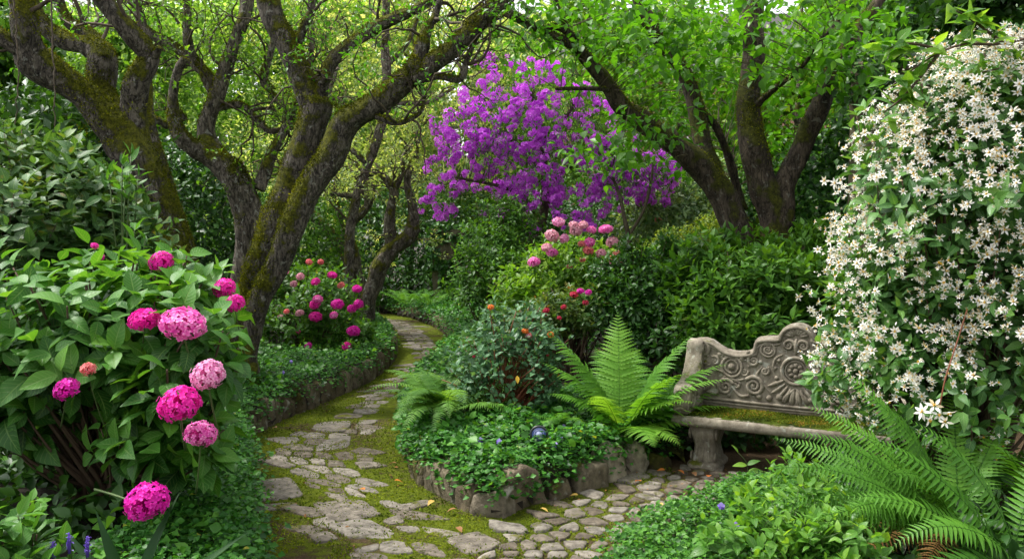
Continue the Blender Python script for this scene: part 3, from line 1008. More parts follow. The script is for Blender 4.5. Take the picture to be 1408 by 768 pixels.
# ---- hydrangea flower heads
def head_mesh(name, nfl, pet, flat=0.8, seed=0):
    """mophead about 1 m across (scaled later): many four-petalled florets"""
    g = np.random.default_rng(seed)
    i = np.arange(nfl) + 0.5
    z = 1 - 1.72 * i / nfl
    th = i * 2.39996 + g.normal(0, .12, nfl)
    d = np.column_stack([np.sqrt(np.maximum(1 - z * z, 0)) * np.cos(th), np.sqrt(np.maximum(1 - z * z, 0)) * np.sin(th), z])
    d = nrm(d + g.normal(0, .06, d.shape))
    c = d * np.array([0.5, 0.5, 0.5 * flat]) * (1 + g.normal(0, .045, (nfl, 1)))
    n = nrm(d + g.normal(0, .22, d.shape))
    ref = nrm(g.normal(0, 1, d.shape))
    u = nrm(np.cross(n, ref)); v = np.cross(n, u)
    ac = Acc()
    V, Fq, rn = [], [], []
    k = 0
    tone = g.random(nfl)
    for f in range(nfl):
        for q in range(4):
            a = q * math.pi / 2 + g.normal(0, .1)
            dx = math.cos(a) * u[f] + math.sin(a) * v[f]
            dy = -math.sin(a) * u[f] + math.cos(a) * v[f]
            s = pet * g.uniform(.85, 1.15)
            V += [c[f], c[f] + s * (.45 * dx - .42 * dy) + n[f] * s * .10, c[f] + s * (.95 * dx - .30 * dy) + n[f] * s * .16,
                  c[f] + s * (1.05 * dx) + n[f] * s * .05, c[f] + s * (.95 * dx + .30 * dy) + n[f] * s * .16, c[f] + s * (.45 * dx + .42 * dy) + n[f] * s * .10,
                  c[f] + s * .5 * dx + n[f] * s * .02]
            Fq += [(k, k + 1, k + 6), (k, k + 6, k + 5), (k + 1, k + 2, k + 6), (k + 2, k + 3, k + 6), (k + 3, k + 4, k + 6), (k + 4, k + 5, k + 6)]
            t = np.clip(tone[f] * .55 + g.random() * .2, 0, 1)
            rn += [max(t - .25, 0), t, min(t + .25, 1), min(t + .3, 1), min(t + .25, 1), t, t]
            k += 7
    ac.add(np.array(V), [np.array(Fq)], np.array(rn))
    # green heart of small stalks so that one does not look through the head
    d2 = rand_dirs(160)
    a2 = np.zeros((160, 3))
    Vt, ft = tubes(np.stack([a2, d2 * np.array([.21, .21, .2 * flat]), d2 * np.array([.44, .44, .44 * flat])], 1), np.full((160, 3), .016), 4)
    ac.add(Vt, ft, 0.05)
    return ac.mesh(name)


HEADS = [head_mesh("mophead", 150, 0.085, 0.84, 1), head_mesh("mophead", 135, 0.09, 0.74, 2), head_mesh("mophead", 165, 0.082, 0.88, 3), head_mesh("mophead", 60, 0.12, 0.85, 4)]
for h in HEADS: h.materials.append(M['hot'])


def put_head(root, px, py, d, diam_px, mat, var=None, tilt=None, stem_to=None, label=None, sc=1.0):
    c = P(px, py, d)
    dm = diam_px * d / F * sc * (0.94 if diam_px > 20 else 1.08)
    o = bpy.data.objects.new("flower_head", HEADS[random.randrange(3) if var is None else var])
    COL.objects.link(o)
    o.parent = root
    o.location = c - WL[root.name]
    WL[o.name] = c
    o.scale = (dm * random.uniform(.92, 1.1), dm, dm * random.uniform(.84, 1.0))
    o.rotation_euler = tilt or (R(random.uniform(8, 40)), R(random.uniform(-18, 18)), random.uniform(0, 6.28))
    if tilt is None:
        o.rotation_euler = (R(random.uniform(10, 38)), R(random.uniform(-15, 15)), R(random.uniform(-30, 30)))
    o.material_slots[0].link = 'OBJECT'
    o.material_slots[0].material = mat
    if label: o['label'] = label
    if stem_to is not None:
        b = np.asarray(stem_to, float)
        md = (b * .4 + c * .6) + np.array([0, 0, -.02 * dm])
        md[:2] = c[:2] * .8 + b[:2] * .2
        V, fs = tubes(curve4(b[None], md[None], (c - np.array([0, 0, dm * .2]))[None], 10), np.linspace(.007, .0045, 10)[None] * max(dm / .2, .5), 6)
        obj("flower_stalk", mesh("flower_stalk", V, fs), M['stem'], root)
    return o


# ------------------------------------------------------------------ trees
def limb_px(rows):
    return [(*P(x, y, d), w * 0.385 * d / F) for x, y, d, w in rows]


def tree(name, label, limbs, mat, crown=None, cat='tree', group=None, trunk_n=1, lump=0.14, lichen=None):
    """limbs: list of pixel rows, the first trunk_n are trunks"""
    b = limb_px(limbs[0])[0]
    base = np.array([b[0], b[1], ground_z(b[0], b[1])])
    root = thing(name, label, cat, base, group)
    lines = []
    for k, rows in enumerate(limbs):
        ctrl = limb_px(rows)
        if k < trunk_n and ctrl[0][2] > base[2]:       # carry the trunk down into the soil, with a root flare
            x, y, z, r = ctrl[0]
            ctrl = [(x - 0.1 * (ctrl[1][0] - x), y, base[2] - 0.1, r * 1.3), (x - 0.05 * (ctrl[1][0] - x), y, min(base[2] + 0.15, z - 0.05), r * 1.08)] + ctrl
        me, c = limb_mesh("trunk" if k < trunk_n else "limb", ctrl, lump, seed=k * 3.3 + len(label))
        obj("trunk" if k < trunk_n else "limb", me, mat, root)
        lines.append(c)
    return root, lines


def twigs(root, lines, n, length, r0, levels=2, up=0.25, mat=None, tmin=0.2, droop=0.0, wig=0.25, yflat=1.0):
    """branching twigs grown off the limbs; returns their tips and directions"""
    allv = Acc()
    src_p, src_t, src_r = [], [], []
    for c in lines:
        k = len(c)
        for i in range(int(k * tmin), k):
            src_p.append(c[i, :3]); src_t.append(nrm(c[min(i + 1, k - 1), :3] - c[max(i - 1, 0), :3])); src_r.append(c[i, 3])
    src_p, src_t, src_r = np.array(src_p), np.array(src_t), np.array(src_r)
    tips, tdirs = [], []
    for lv in range(levels):
        m = n * (3 ** lv)
        sel = rng.integers(0, len(src_p), m)
        p, t = src_p[sel], src_t[sel]
        side = rand_dirs(m)
        side = nrm(side - (side * t).sum(1, keepdims=True) * t)
        d = nrm(0.55 * t + 0.8 * side + np.array([0, 0, up]))
        d[:, 1] *= yflat
        L = length * (0.55 ** lv) * (0.5 + rng.random(m))
        K = 9
        pts = np.zeros((m, K, 3))
        pts[:, 0] = p
        cur = d.copy()
        for k in range(1, K):
            cur = nrm(cur + rng.standard_normal((m, 3)) * wig + np.array([0, 0, up * 0.25 - droop]))
            pts[:, k] = pts[:, k - 1] + cur * (L / (K - 1))[:, None]
        rb = np.minimum(r0 * (0.5 ** lv) * (0.6 + 0.8 * rng.random(m)), src_r[sel] * 0.7)
        r = rb[:, None] * np.linspace(1, 0.3, K)[None]
        V, fs = tubes(pts, r, 6 if lv == 0 else 4)
        allv.add(V, fs)
        src_p = pts[:, 2:].reshape(-1, 3)
        src_t = np.repeat(nrm(np.diff(pts, axis=1))[:, 1:], 1, 1).reshape(-1, 3)
        src_r = r[:, 2:].reshape(-1)
        tips.append(pts[:, 3:].reshape(-1, 3)); tdirs.append(nrm(np.gradient(pts, axis=1))[:, 3:].reshape(-1, 3))
    obj("twigs", allv.mesh("twigs"), mat or M['bark_thin'], root)
    return np.concatenate(tips), np.concatenate(tdirs)


def leaf_twigs(root, tips, tdirs, n, leaf, lw, mat, tmpl=T_MID, nodes=2, part='crown', whorl=2, keep=None, curl=0.2):
    if keep is not None:
        ok = keep(tips)
        tips, tdirs = tips[ok], tdirs[ok]
    sel = rng.integers(0, len(tips), n)
    a = nrm(tdirs[sel] + 0.4 * rng.standard_normal((n, 3)) + np.array([0, 0, 0.15]))
    o = shoots(tips[sel] + rng.standard_normal((n, 3)) * 0.03, a, leaf * 1.2, nodes, leaf, lw, 70, 40, whorl, 0.35)
    ups = nrm(o[2] * 0.4 + np.array([0, 0, 1.0]) + 0.35 * rng.standard_normal(o[2].shape))
    V, fs, rn, lc = leaves(o[0], o[1], ups, o[3], o[4], tmpl, curl, o[5])
    return obj(part, mesh(part, V, fs, rn, lc), mat, root)


def crown_in(root, lines, ells, n, leaf, lw, mat, tmpl=T_MID, nodes=3, part='crown', twig_r=0.006, flat=0.6, curl=0.2, ext=1.0, r0=0.0):
    """leafy sprays spread through ellipsoids, each on a twig that leads back to the nearest limb"""
    pts = []
    vol = np.array([np.prod(r) for _, r in ells]) ** 0.75
    vol /= vol.sum()
    for (c, r), f in zip(ells, vol):
        m = int(n * f) + 1
        pts.append(c + rand_dirs(m) * r * (r0 + (1 - r0) * rng.random(m)[:, None] ** 0.45))
    p = np.concatenate(pts)
    lim = np.concatenate([c[:, :3] for c in lines])
    m = len(p)
    lim_i = np.array([np.argmin(((lim - q) ** 2).sum(1) + 0.6 * np.maximum(0, lim[:, 2] - q[2])) for q in p])
    b = lim[lim_i]
    mdp = (b + p) / 2 + np.array([0, 0, 0.15]) + rng.standard_normal(p.shape) * 0.12
    far = np.linalg.norm(p - b, axis=1)
    ok = (far < 2.2) & (rng.random(len(p)) < .3)
    V, fs = tubes(curve4(b[ok], mdp[ok], p[ok], 8), twig_r * np.linspace(1.3, .35, 8)[None] * np.ones((ok.sum(), 1)), 4)
    obj("twigs", mesh("twigs", V, fs), M['bark_thin'], root)
    a = nrm((p - mdp) * np.array([1, 1, flat]) + rng.standard_normal(p.shape) * 0.3)
    L = leaf * 2.2 * ext
    o = shoots(p - a * L * 0.6, a, L, nodes, leaf, lw, 65, 35, 2, 0.28)
    ups = nrm(np.array([0, 0, 1.0]) + o[2] * 0.3 + 0.3 * rng.standard_normal(o[2].shape))
    V, fs, rn, lc = leaves(o[0], o[1], ups, o[3], o[4], tmpl, curl, o[5])
    obj(part, mesh(part, V, fs, rn, lc), mat, root)


M['tuft'] = leaf_mat("bark_moss", [(.030, .040, .003), (.085, .105, .006), (.19, .205, .012)], .25, .8, .1)


def moss_on(root, n, up0=.15, size=.02):
    P_, N_, A_ = [], [], []
    for o in root.children:
        if o.name.split('.')[0] not in ('trunk', 'limb'): continue
        me = o.data
        k = len(me.polygons)
        c = np.zeros(k * 3); me.polygons.foreach_get("center", c)
        nn_ = np.zeros(k * 3); me.polygons.foreach_get("normal", nn_)
        ar = np.zeros(k); me.polygons.foreach_get("area", ar)
        P_.append(c.reshape(-1, 3)); N_.append(nn_.reshape(-1, 3)); A_.append(ar)
    p, nn_, ar = np.concatenate(P_), np.concatenate(N_), np.concatenate(A_)
    wt = ar * np.clip(nn_[:, 2] + .55 * snoise(p[:, 0] * 1.3 + p[:, 1], p[:, 2], 3.2, 4) + .35 * snoise(p[:, 0], p[:, 2], 8.5, 1) - up0, 0, .5)
    i = rng.choice(len(p), n, p=wt / wt.sum())
    jit = rng.standard_normal((n, 3)) * np.sqrt(ar[i])[:, None] * .5
    q = p[i] + jit - (jit * nn_[i]).sum(1, keepdims=True) * nn_[i] - nn_[i] * .004
    ln = size * (.5 + rng.random(n))
    V, fs, rn, lc = leaves(q, nrm(nn_[i] * .6 + .8 * rng.standard_normal((n, 3))), rand_dirs(n), ln, ln * .5, T_RH, .2, np.clip(.45 + .3 * snoise(q[:, 0], q[:, 2], 7, 2) + .25 * rng.standard_normal(n), 0, 1))
    tag(obj("moss", mesh("bark_moss", V, fs, rn), M['tuft'], root), kind='stuff')


# left tree
LT, LL = tree("gnarled_tree", "dark mossy tree with heavy twisted limbs, farthest left, rising behind the leafy shrub", [
    [(262, 440, 8.0, 60), (246, 365, 8, 58), (228, 300, 8, 57), (208, 240, 8, 62), (182, 195, 8, 80), (168, 165, 8, 72)],
    [(182, 200, 8, 64), (135, 150, 7.9, 54), (95, 118, 7.8, 50), (52, 85, 7.7, 56), (36, 50, 7.6, 44), (26, 5, 7.6, 38), (15, -60, 7.6, 34)],
    [(58, 92, 7.7, 36), (25, 68, 7.6, 28), (-15, 42, 7.5, 24), (-60, 30, 7.4, 20)],
    [(182, 205, 8, 58), (180, 155, 8, 44), (184, 115, 7.9, 40), (203, 78, 7.9, 38), (184, 48, 7.8, 35), (152, 15, 7.7, 33), (118, -40, 7.7, 30)],
    [(170, 180, 8.2, 60), (140, 130, 8.35, 54), (146, 82, 8.4, 50), (122, 64, 8.45, 36), (88, 56, 8.5, 32), (55, 30, 8.55, 28), (30, -25, 8.6, 24)],
    [(150, 78, 8.5, 34), (120, 48, 8.6, 24), (92, 25, 8.7, 20), (70, -25, 8.7, 18)],
    [(205, 82, 7.9, 22), (216, 72, 7.85, 14), (220, 66, 7.8, 10)],
    [(270, 420, 8.5, 32), (252, 330, 8.5, 29), (226, 245, 8.5, 26), (204, 165, 8.55, 22), (198, 100, 8.6, 20)],
], M['bark'], lump=0.17)
t, td = twigs(LT, LL[1:6], 22, 1.0, 0.018, 2, up=0.2, tmin=0.35)
leaf_twigs(LT, t, td, 420, 0.06, 0.55, M['canopy'], T_LOW, 2)

# main tree with two stems
MT, ML = tree("gnarled_tree", "mossy tree leaning over the path with two stems rising together beside the pink hydrangeas", [
    [(318, 490, 9.0, 60), (335, 432, 9, 58), (362, 360, 9, 54), (388, 285, 9, 52), (412, 225, 9, 50), (427, 175, 9, 52), (436, 140, 9, 50)],
    [(340, 490, 8.85, 36), (352, 430, 8.85, 40), (390, 340, 8.8, 42), (426, 262, 8.8, 44), (455, 215, 8.75, 48), (475, 170, 8.7, 48), (507, 148, 8.65, 44), (540, 125, 8.6, 44), (566, 104, 8.5, 42), (578, 82, 8.5, 30)],
    [(434, 150, 9, 48), (412, 95, 9, 42), (390, 50, 9, 40), (372, 10, 9, 39), (352, -60, 9, 38)],
    [(438, 135, 9, 34), (447, 105, 9, 25), (462, 76, 9, 23), (492, 54, 9, 23), (530, 31, 8.95, 21), (570, 14, 8.9, 18), (600, -5, 8.9, 16), (640, -50, 8.9, 14)],
    [(566, 110, 8.5, 40), (592, 88, 8.45, 33), (625, 65, 8.4, 31), (656, 32, 8.4, 29), (690, -3, 8.4, 27), (730, -60, 8.4, 24)],
    [(574, 98, 8.5, 30), (580, 66, 8.5, 26), (586, 40, 8.5, 19), (598, 20, 8.5, 13), (612, -30, 8.5, 11)],
    [(570, 112, 8.5, 18), (600, 105, 8.5, 14), (634, 108, 8.5, 12), (642, 82, 8.5, 10), (655, 52, 8.5, 8), (670, 34, 8.5, 7), (692, 22, 8.5, 5)],
    [(518, 160, 8.6, 12), (545, 170, 8.55, 8), (566, 163, 8.5, 7), (580, 152, 8.5, 6), (586, 120, 8.5, 5)],
    [(436, 130, 9, 20), (445, 112, 8.95, 15), (452, 105, 8.9, 13)],
    [(408, 62, 9, 18), (418, 38, 8.95, 15), (428, 15, 8.9, 13), (428, -40, 8.9, 11)],
], M['bark'], trunk_n=2, lump=0.15)
t, td = twigs(MT, ML[2:], 46, 0.9, 0.015, 3, up=0.12, tmin=0.25, wig=0.32)
leaf_twigs(MT, t, td, 800, 0.06, 0.55, M['canopy'], T_LOW, 2)

# pale tree behind the main one
BT, BL = tree("gnarled_tree", "grey lichen spotted tree with an elbow limb, between the left and the leaning tree", [
    [(322, 450, 10.3, 42), (334, 385, 10.3, 44), (346, 320, 10.3, 50), (338, 280, 10.3, 52), (318, 240, 10.25, 48), (286, 214, 10.2, 40), (256, 196, 10.1, 32), (243, 172, 10.1, 25), (238, 130, 10.1, 17), (244, 100, 10.05, 15), (254, 80, 10, 14)],
    [(325, 250, 10.3, 44), (296, 215, 10.35, 40), (281, 188, 10.4, 34), (294, 145, 10.4, 29), (303, 115, 10.4, 25), (318, 72, 10.4, 23), (335, 25, 10.4, 21), (350, -50, 10.4, 19)],
    [(298, 140, 10.4, 25), (284, 104, 10.4, 20), (266, 84, 10.4, 18), (258, 50, 10.4, 16), (258, 10, 10.4, 15), (262, -50, 10.4, 14)],
    [(286, 106, 10.4, 18), (266, 82, 10.45, 17), (236, 62, 10.5, 17), (206, 46, 10.5, 17), (193, 25, 10.5, 18), (188, -50, 10.5, 17)],
    [(252, 158, 10.2, 18), (230, 172, 10.1, 14), (216, 165, 10, 12), (200, 156, 10, 10)],
    [(290, 150, 10.4, 14), (330, 144, 10.5, 12), (350, 162, 10.5, 11), (370, 180, 10.5, 10), (392, 178, 10.5, 8)],
    [(355, 260, 10.3, 24), (372, 215, 10.4, 20), (392, 178, 10.4, 17), (412, 140, 10.5, 14), (425, 90, 10.5, 10), (430, 30, 10.5, 8)],
    [(375, 125, 10.8, 14), (362, 108, 10.8, 14), (372, 70, 10.8, 12), (384, 20, 10.8, 10)],
    [(372, 130, 10.8, 13), (392, 150, 10.8, 11), (410, 175, 10.7, 10)],
], M['bark_grey'], lump=0.16)
t, td = twigs(BT, BL[1:], 55, 1.0, 0.016, 3, up=0.1, tmin=0.2, wig=0.35)
leaf_twigs(BT, t, td, 1500, 0.07, 0.55, M['lime'], T_LOW, 2)

moss_on(LT, 30000, .0)
moss_on(MT, 34000, .12)
moss_on(BT, 22000, .2)
# thin tree in the gap between
GT, GL = tree("slender_tree", "slender grey tree standing upright behind the leaning tree's right limb", [
    [(482, 440, 14, 18), (480, 360, 14, 17), (486, 290, 14, 17), (505, 225, 14, 16), (528, 165, 14, 16), (532, 110, 14, 16), (530, 50, 14, 14), (534, -50, 14, 12)],
    [(530, 150, 14, 11), (556, 142, 14, 10), (590, 140, 13.9, 8), (625, 120, 13.9, 5)],
    [(505, 225, 14, 11), (470, 190, 13.8, 9), (450, 140, 13.7, 8), (462, 90, 13.7, 7), (440, 40, 13.7, 5)],
    [(490, 270, 14, 11), (450, 262, 14, 9), (420, 230, 14, 8), (395, 235, 14, 6), (370, 205, 14, 5)],
    [(532, 90, 14, 10), (560, 60, 14, 8), (580, 10, 14, 6), (600, -30, 14, 5)],
], M['bark_grey'], lump=.16)
t, td = twigs(GT, GL, 60, 1.2, 0.016, 3, up=0.12, tmin=0.3, wig=0.38)
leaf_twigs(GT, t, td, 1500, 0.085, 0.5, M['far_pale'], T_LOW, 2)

# two small trees by the far bend
CT, CL = tree("small_tree", "small grey tree forking low beside the pink flowered bush, left of the mossy bent one", [
    [(499, 430, 16, 26), (494, 395, 16, 28), (484, 362, 16, 28), (458, 325, 16, 22), (432, 298, 16, 19), (412, 270, 16.1, 16), (400, 240, 16.1, 12)],
    [(492, 388, 16, 22), (484, 345, 16, 20), (476, 315, 16, 17), (492, 298, 16, 16), (506, 280, 16, 13), (500, 258, 16, 11), (490, 242, 16, 9)],
    [(478, 330, 16, 13), (470, 300, 16, 11), (460, 272, 16.1, 9), (462, 240, 16.1, 7), (450, 210, 16.1, 6)],
    [(486, 305, 16, 12), (508, 282, 15.9, 10), (512, 256, 15.9, 9), (498, 246, 15.9, 8), (488, 253, 15.9, 7)],
], M['bark_grey'], lump=0.15)
t, td = twigs(CT, CL, 30, 1.0, 0.016, 2, up=0.15, tmin=0.4, wig=0.4)
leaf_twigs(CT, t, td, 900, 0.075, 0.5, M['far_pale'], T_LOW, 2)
DT, DL = tree("small_tree", "small tree with a mossy bent trunk curving right at the far end of the path", [
    [(500, 440, 15, 32), (510, 402, 15, 30), (522, 370, 15, 30), (540, 342, 15, 29), (560, 326, 15, 27), (568, 306, 15, 22), (567, 280, 15, 16), (561, 258, 15, 14), (562, 238, 15, 12), (575, 205, 15, 9)],
    [(540, 342, 15, 22), (536, 318, 15, 21), (537, 290, 15, 19), (541, 264, 15, 17), (530, 246, 15, 14), (518, 236, 15, 12), (505, 240, 15, 9), (490, 226, 15, 7)],
    [(540, 266, 15, 13), (552, 240, 15, 10), (556, 215, 15, 9), (572, 190, 15, 7), (585, 150, 15, 5)],
], M['bark_grey'], lump=0.15)
t, td = twigs(DT, DL, 30, 1.0, 0.016, 2, up=0.15, tmin=0.45, wig=0.4)
leaf_twigs(DT, t, td, 900, 0.075, 0.5, M['far_pale'], T_LOW, 2)

# right tree
RT, RL = tree("spreading_tree", "dark barked tree with several stems spreading from one base behind the bench", [
    [(1044, 410, 10, 50), (1024, 335, 10, 52), (994, 275, 10, 50), (958, 224, 10, 46), (920, 192, 10, 41), (885, 166, 10, 37), (858, 148, 9.9, 34), (836, 116, 9.8, 29), (812, 88, 9.7, 25), (788, 64, 9.6, 20), (752, 46, 9.5, 14), (720, 26, 9.4, 11), (688, 8, 9.4, 8)],
    [(1072, 410, 9.8, 48), (1071, 335, 9.8, 50), (1062, 280, 9.8, 56), (1038, 220, 9.8, 48), (1030, 142, 9.8, 41), (1035, 70, 9.8, 39), (1035, 0, 9.8, 39), (1030, -70, 9.8, 36)],
    [(1072, 310, 9.8, 40), (1082, 250, 9.8, 38), (1104, 196, 9.8, 36), (1126, 150, 9.7, 35), (1148, 95, 9.6, 29), (1174, 48, 9.5, 23), (1206, 4, 9.5, 19), (1250, -50, 9.5, 16)],
    [(990, 262, 10.05, 40), (972, 210, 10.1, 34), (958, 150, 10.15, 29), (936, 92, 10.15, 26), (908, 46, 10.15, 21), (884, 8, 10.15, 17), (865, -50, 10.1, 14)],
    [(820, 98, 9.75, 18), (798, 76, 9.7, 16), (778, 36, 9.6, 13), (765, 5, 9.6, 10), (755, -50, 9.6, 8)],
    [(800, 66, 9.7, 16), (770, 38, 9.5, 13), (738, 40, 9.45, 11), (704, 24, 9.4, 9), (680, 15, 9.4, 6)],
    [(935, 95, 10.1, 18), (905, 60, 10, 14), (880, 25, 9.95, 12), (868, -30, 9.9, 10)],
    [(845, 124, 9.8, 9), (810, 122, 9.6, 7), (764, 122, 9.5, 6)],
    [(1032, 150, 9.8, 14), (1068, 120, 9.5, 10), (1100, 95, 9.2, 8), (1130, 55, 9.0, 6), (1160, 20, 8.9, 5)],
    [(958, 150, 10.1, 16), (985, 175, 10.2, 13), (1012, 250, 10.4, 17), (1020, 290, 10.4, 20)],
], M['bark_dark'], trunk_n=2, lump=0.12)
crown_in(RT, RL, [E(850, 60, 9.2, 120, 60, 0.9), E(955, 90, 9.1, 50, 80, 0.7), E(1110, 60, 8.9, 120, 80, 0.9), E(1180, 85, 8.6, 60, 55, 0.6),
                  E(890, 180, 9.3, 80, 55, 0.6), E(720, 40, 9.3, 60, 60, 0.6), E(960, 10, 9.2, 200, 40, 1.0), E(830, 215, 9.6, 60, 40, .5)], 330, 0.135, 0.60, M['canopy'], T_MID, 3, twig_r=.0045)
crown_in(RT, RL, [E(860, 70, 11.5, 150, 90, 0.9), E(1000, 120, 11.8, 150, 120, 0.9), E(1130, 80, 11.2, 130, 130, 0.9), E(930, 190, 12, 100, 60, .8), E(1080, 220, 12, 60, 60, .7)], 520, 0.135, 0.60, M['canopy'], T_MID, 3, twig_r=.0045)

moss_on(RT, 14000, .2)
# ---- purple rhododendron tree
RH = thing("purple_rhododendron", "small tree covered in vivid purple blossom trusses beyond the bed", "flowering tree", [*P(738, 380, 14)[:2], 0.2])
rows = [
    [(726, 400, 14, 16), (736, 350, 14, 16), (744, 310, 14, 17), (750, 270, 14, 17), (749, 235, 14, 15), (742, 190, 14, 11), (735, 140, 14, 7)],
    [(870, 390, 13.2, 9), (866, 340, 13.2, 8), (860, 305, 13.2, 8), (852, 270, 13.3, 6), (840, 235, 13.5, 5)],
    [(744, 308, 14, 11), (730, 282, 14, 9), (705, 262, 13.9, 8), (670, 252, 13.8, 6), (630, 245, 13.7, 5)],
    [(750, 262, 14, 11), (775, 235, 13.9, 9), (810, 215, 13.8, 7), (850, 215, 13.8, 5), (900, 225, 13.8, 4)],
    [(749, 240, 14, 10), (720, 205, 14, 8), (690, 185, 14, 7), (650, 175, 14, 5), (615, 175, 14, 4)],
    [(747, 220, 14, 10), (770, 175, 14, 8), (790, 140, 14, 6), (800, 105, 14, 4)],
    [(864, 325, 13.2, 6), (885, 290, 13.2, 5), (895, 250, 13.3, 5), (898, 225, 13.3, 4)],
    [(735, 340, 14, 9), (725, 320, 14.1, 7), (722, 290, 14.1, 6), (700, 275, 14.1, 5)],
]
RHL = []
for k, rw in enumerate(rows):
    ctrl = limb_px(rw)
    if k < 2: ctrl = [(ctrl[0][0], ctrl[0][1], 0.1, ctrl[0][3] * 1.2)] + ctrl
    me, c = limb_mesh("trunk" if k < 2 else "limb", ctrl, 0.08, sides=10, seed=k)
    obj("trunk" if k < 2 else "limb", me, M['bark_thin'], RH)
    RHL.append(c)
RH_E = [E(660, 190, 13.9, 85, 55, 0.9), E(745, 160, 14, 95, 75, 1.1), E(765, 225, 13.7, 130, 60, 1.1), E(735, 105, 14.2, 75, 40, 0.8), E(880, 250, 13.6, 60, 40, 0.7), E(620, 260, 13.7, 50, 32, 0.6), E(905, 225, 13.7, 60, 45, 0.5), E(820, 165, 14, 80, 60, .9)]
crown_in(RH, RHL, RH_E, 1200, 0.095, 0.36, M['mid'], T_LOW, 3, 'crown', 0.005, 0.6, ext=0.6)


def truss_mesh(seed, nfl=17):
    g = np.random.default_rng(seed)
    V, Fq, rn = [], [], []
    k = 0
    for f in range(nfl):
        z = 1 - 1.6 * (f + .5) / nfl
        th = f * 2.39996
        d = nrm(np.array([math.sqrt(max(0, 1 - z * z)) * math.cos(th), math.sqrt(max(0, 1 - z * z)) * math.sin(th), z]) + g.normal(0, .15, 3))
        c = d * g.uniform(.16, .50)
        ref = nrm(np.cross(d, [0.3, 0.2, 0.9])); v = np.cross(d, ref)
        tone = g.random()
        for q in range(5):
            a = q * 1.2566 + tone
            dx = math.cos(a) * ref + math.sin(a) * v; dy = -math.sin(a) * ref + math.cos(a) * v
            s = 0.23
            V += [c, c + s * (.6 * dx - .34 * dy) + d * s * .35, c + s * 1.05 * dx + d * s * .22, c + s * (.6 * dx + .34 * dy) + d * s * .35]
            Fq.append((k, k + 1, k + 2, k + 3))
            rn += [tone * .4, tone * .6 + .2, tone * .6 + .35, tone * .6 + .2]
            k += 4
        # stalk of the floret
        e = ref * .012
        V += [e, -e, c - e, c + e]
        Fq.append((k, k + 1, k + 2, k + 3)); rn += [0, 0, 0, 0]; k += 4
    return np.array(V), np.array(Fq), np.array(rn)


TR = [truss_mesh(s, n_) for s, n_ in enumerate((17, 11, 14, 8))]
TRM = [mesh("truss", v, [f], r) for v, f, r in TR]
for m_ in TRM: m_.materials.append(M['purple'])
# where the trusses sit: dense on the sunny outside of the crown
tp = []
spec = [(645, 185, 62, 48, 56), (700, 165, 58, 48, 66), (760, 150, 62, 48, 48), (700, 225, 80, 38, 56), (775, 230, 78, 42, 60), (850, 255, 52, 36, 44), (655, 135, 30, 22, 12), (725, 100, 55, 20, 24), (860, 225, 60, 45, 44), (905, 235, 42, 34, 28), (905, 262, 28, 18, 14),
        (622, 240, 42, 32, 22), (600, 278, 32, 24, 15), (918, 218, 32, 24, 24), (830, 175, 52, 44, 24), (690, 275, 55, 24, 18), (800, 280, 55, 26, 28), (618, 175, 32, 20, 14), (760, 310, 60, 10, 10), (690, 90, 40, 16, 10)]
for px, py, rx, ry, n in spec:
    for _ in range(n):
        a, r = random.uniform(0, 6.28), math.sqrt(random.random())
        x, y = px + rx * r * math.cos(a), py + ry * r * math.sin(a)
        # depth on the front of the crown
        dd = 13.15 + 0.9 * abs(random.gauss(0, .55)) + 0.35 * ((x - 740) / 150) ** 2
        tp.append((P(x, y, dd), dd))
random.shuffle(tp)
tp.sort(key=lambda q: q[1])
far = Acc()
first = {}
for i, (c, dd) in enumerate(tp):
    s = random.uniform(.10, .23)
    e = (random.uniform(-.4, .6), random.uniform(-.4, .4), random.uniform(0, 6.28))
    if i < 100:
        o = obj("blossom_truss", TRM[i % 4], None, RH, c, e, (s * random.uniform(.8, 1.35), s, s * random.uniform(.7, 1.1)))
    else:
        v, f, r = TR[i % 4]
        ca, sa = math.cos(e[2]), math.sin(e[2])
        Rz = np.array([[ca, -sa, 0], [sa, ca, 0], [0, 0, 1]])
        far.add(v @ Rz.T * s + c, [f], r)
tag(obj("blossom", far.mesh("blossom"), M['purple'], RH), kind='stuff')

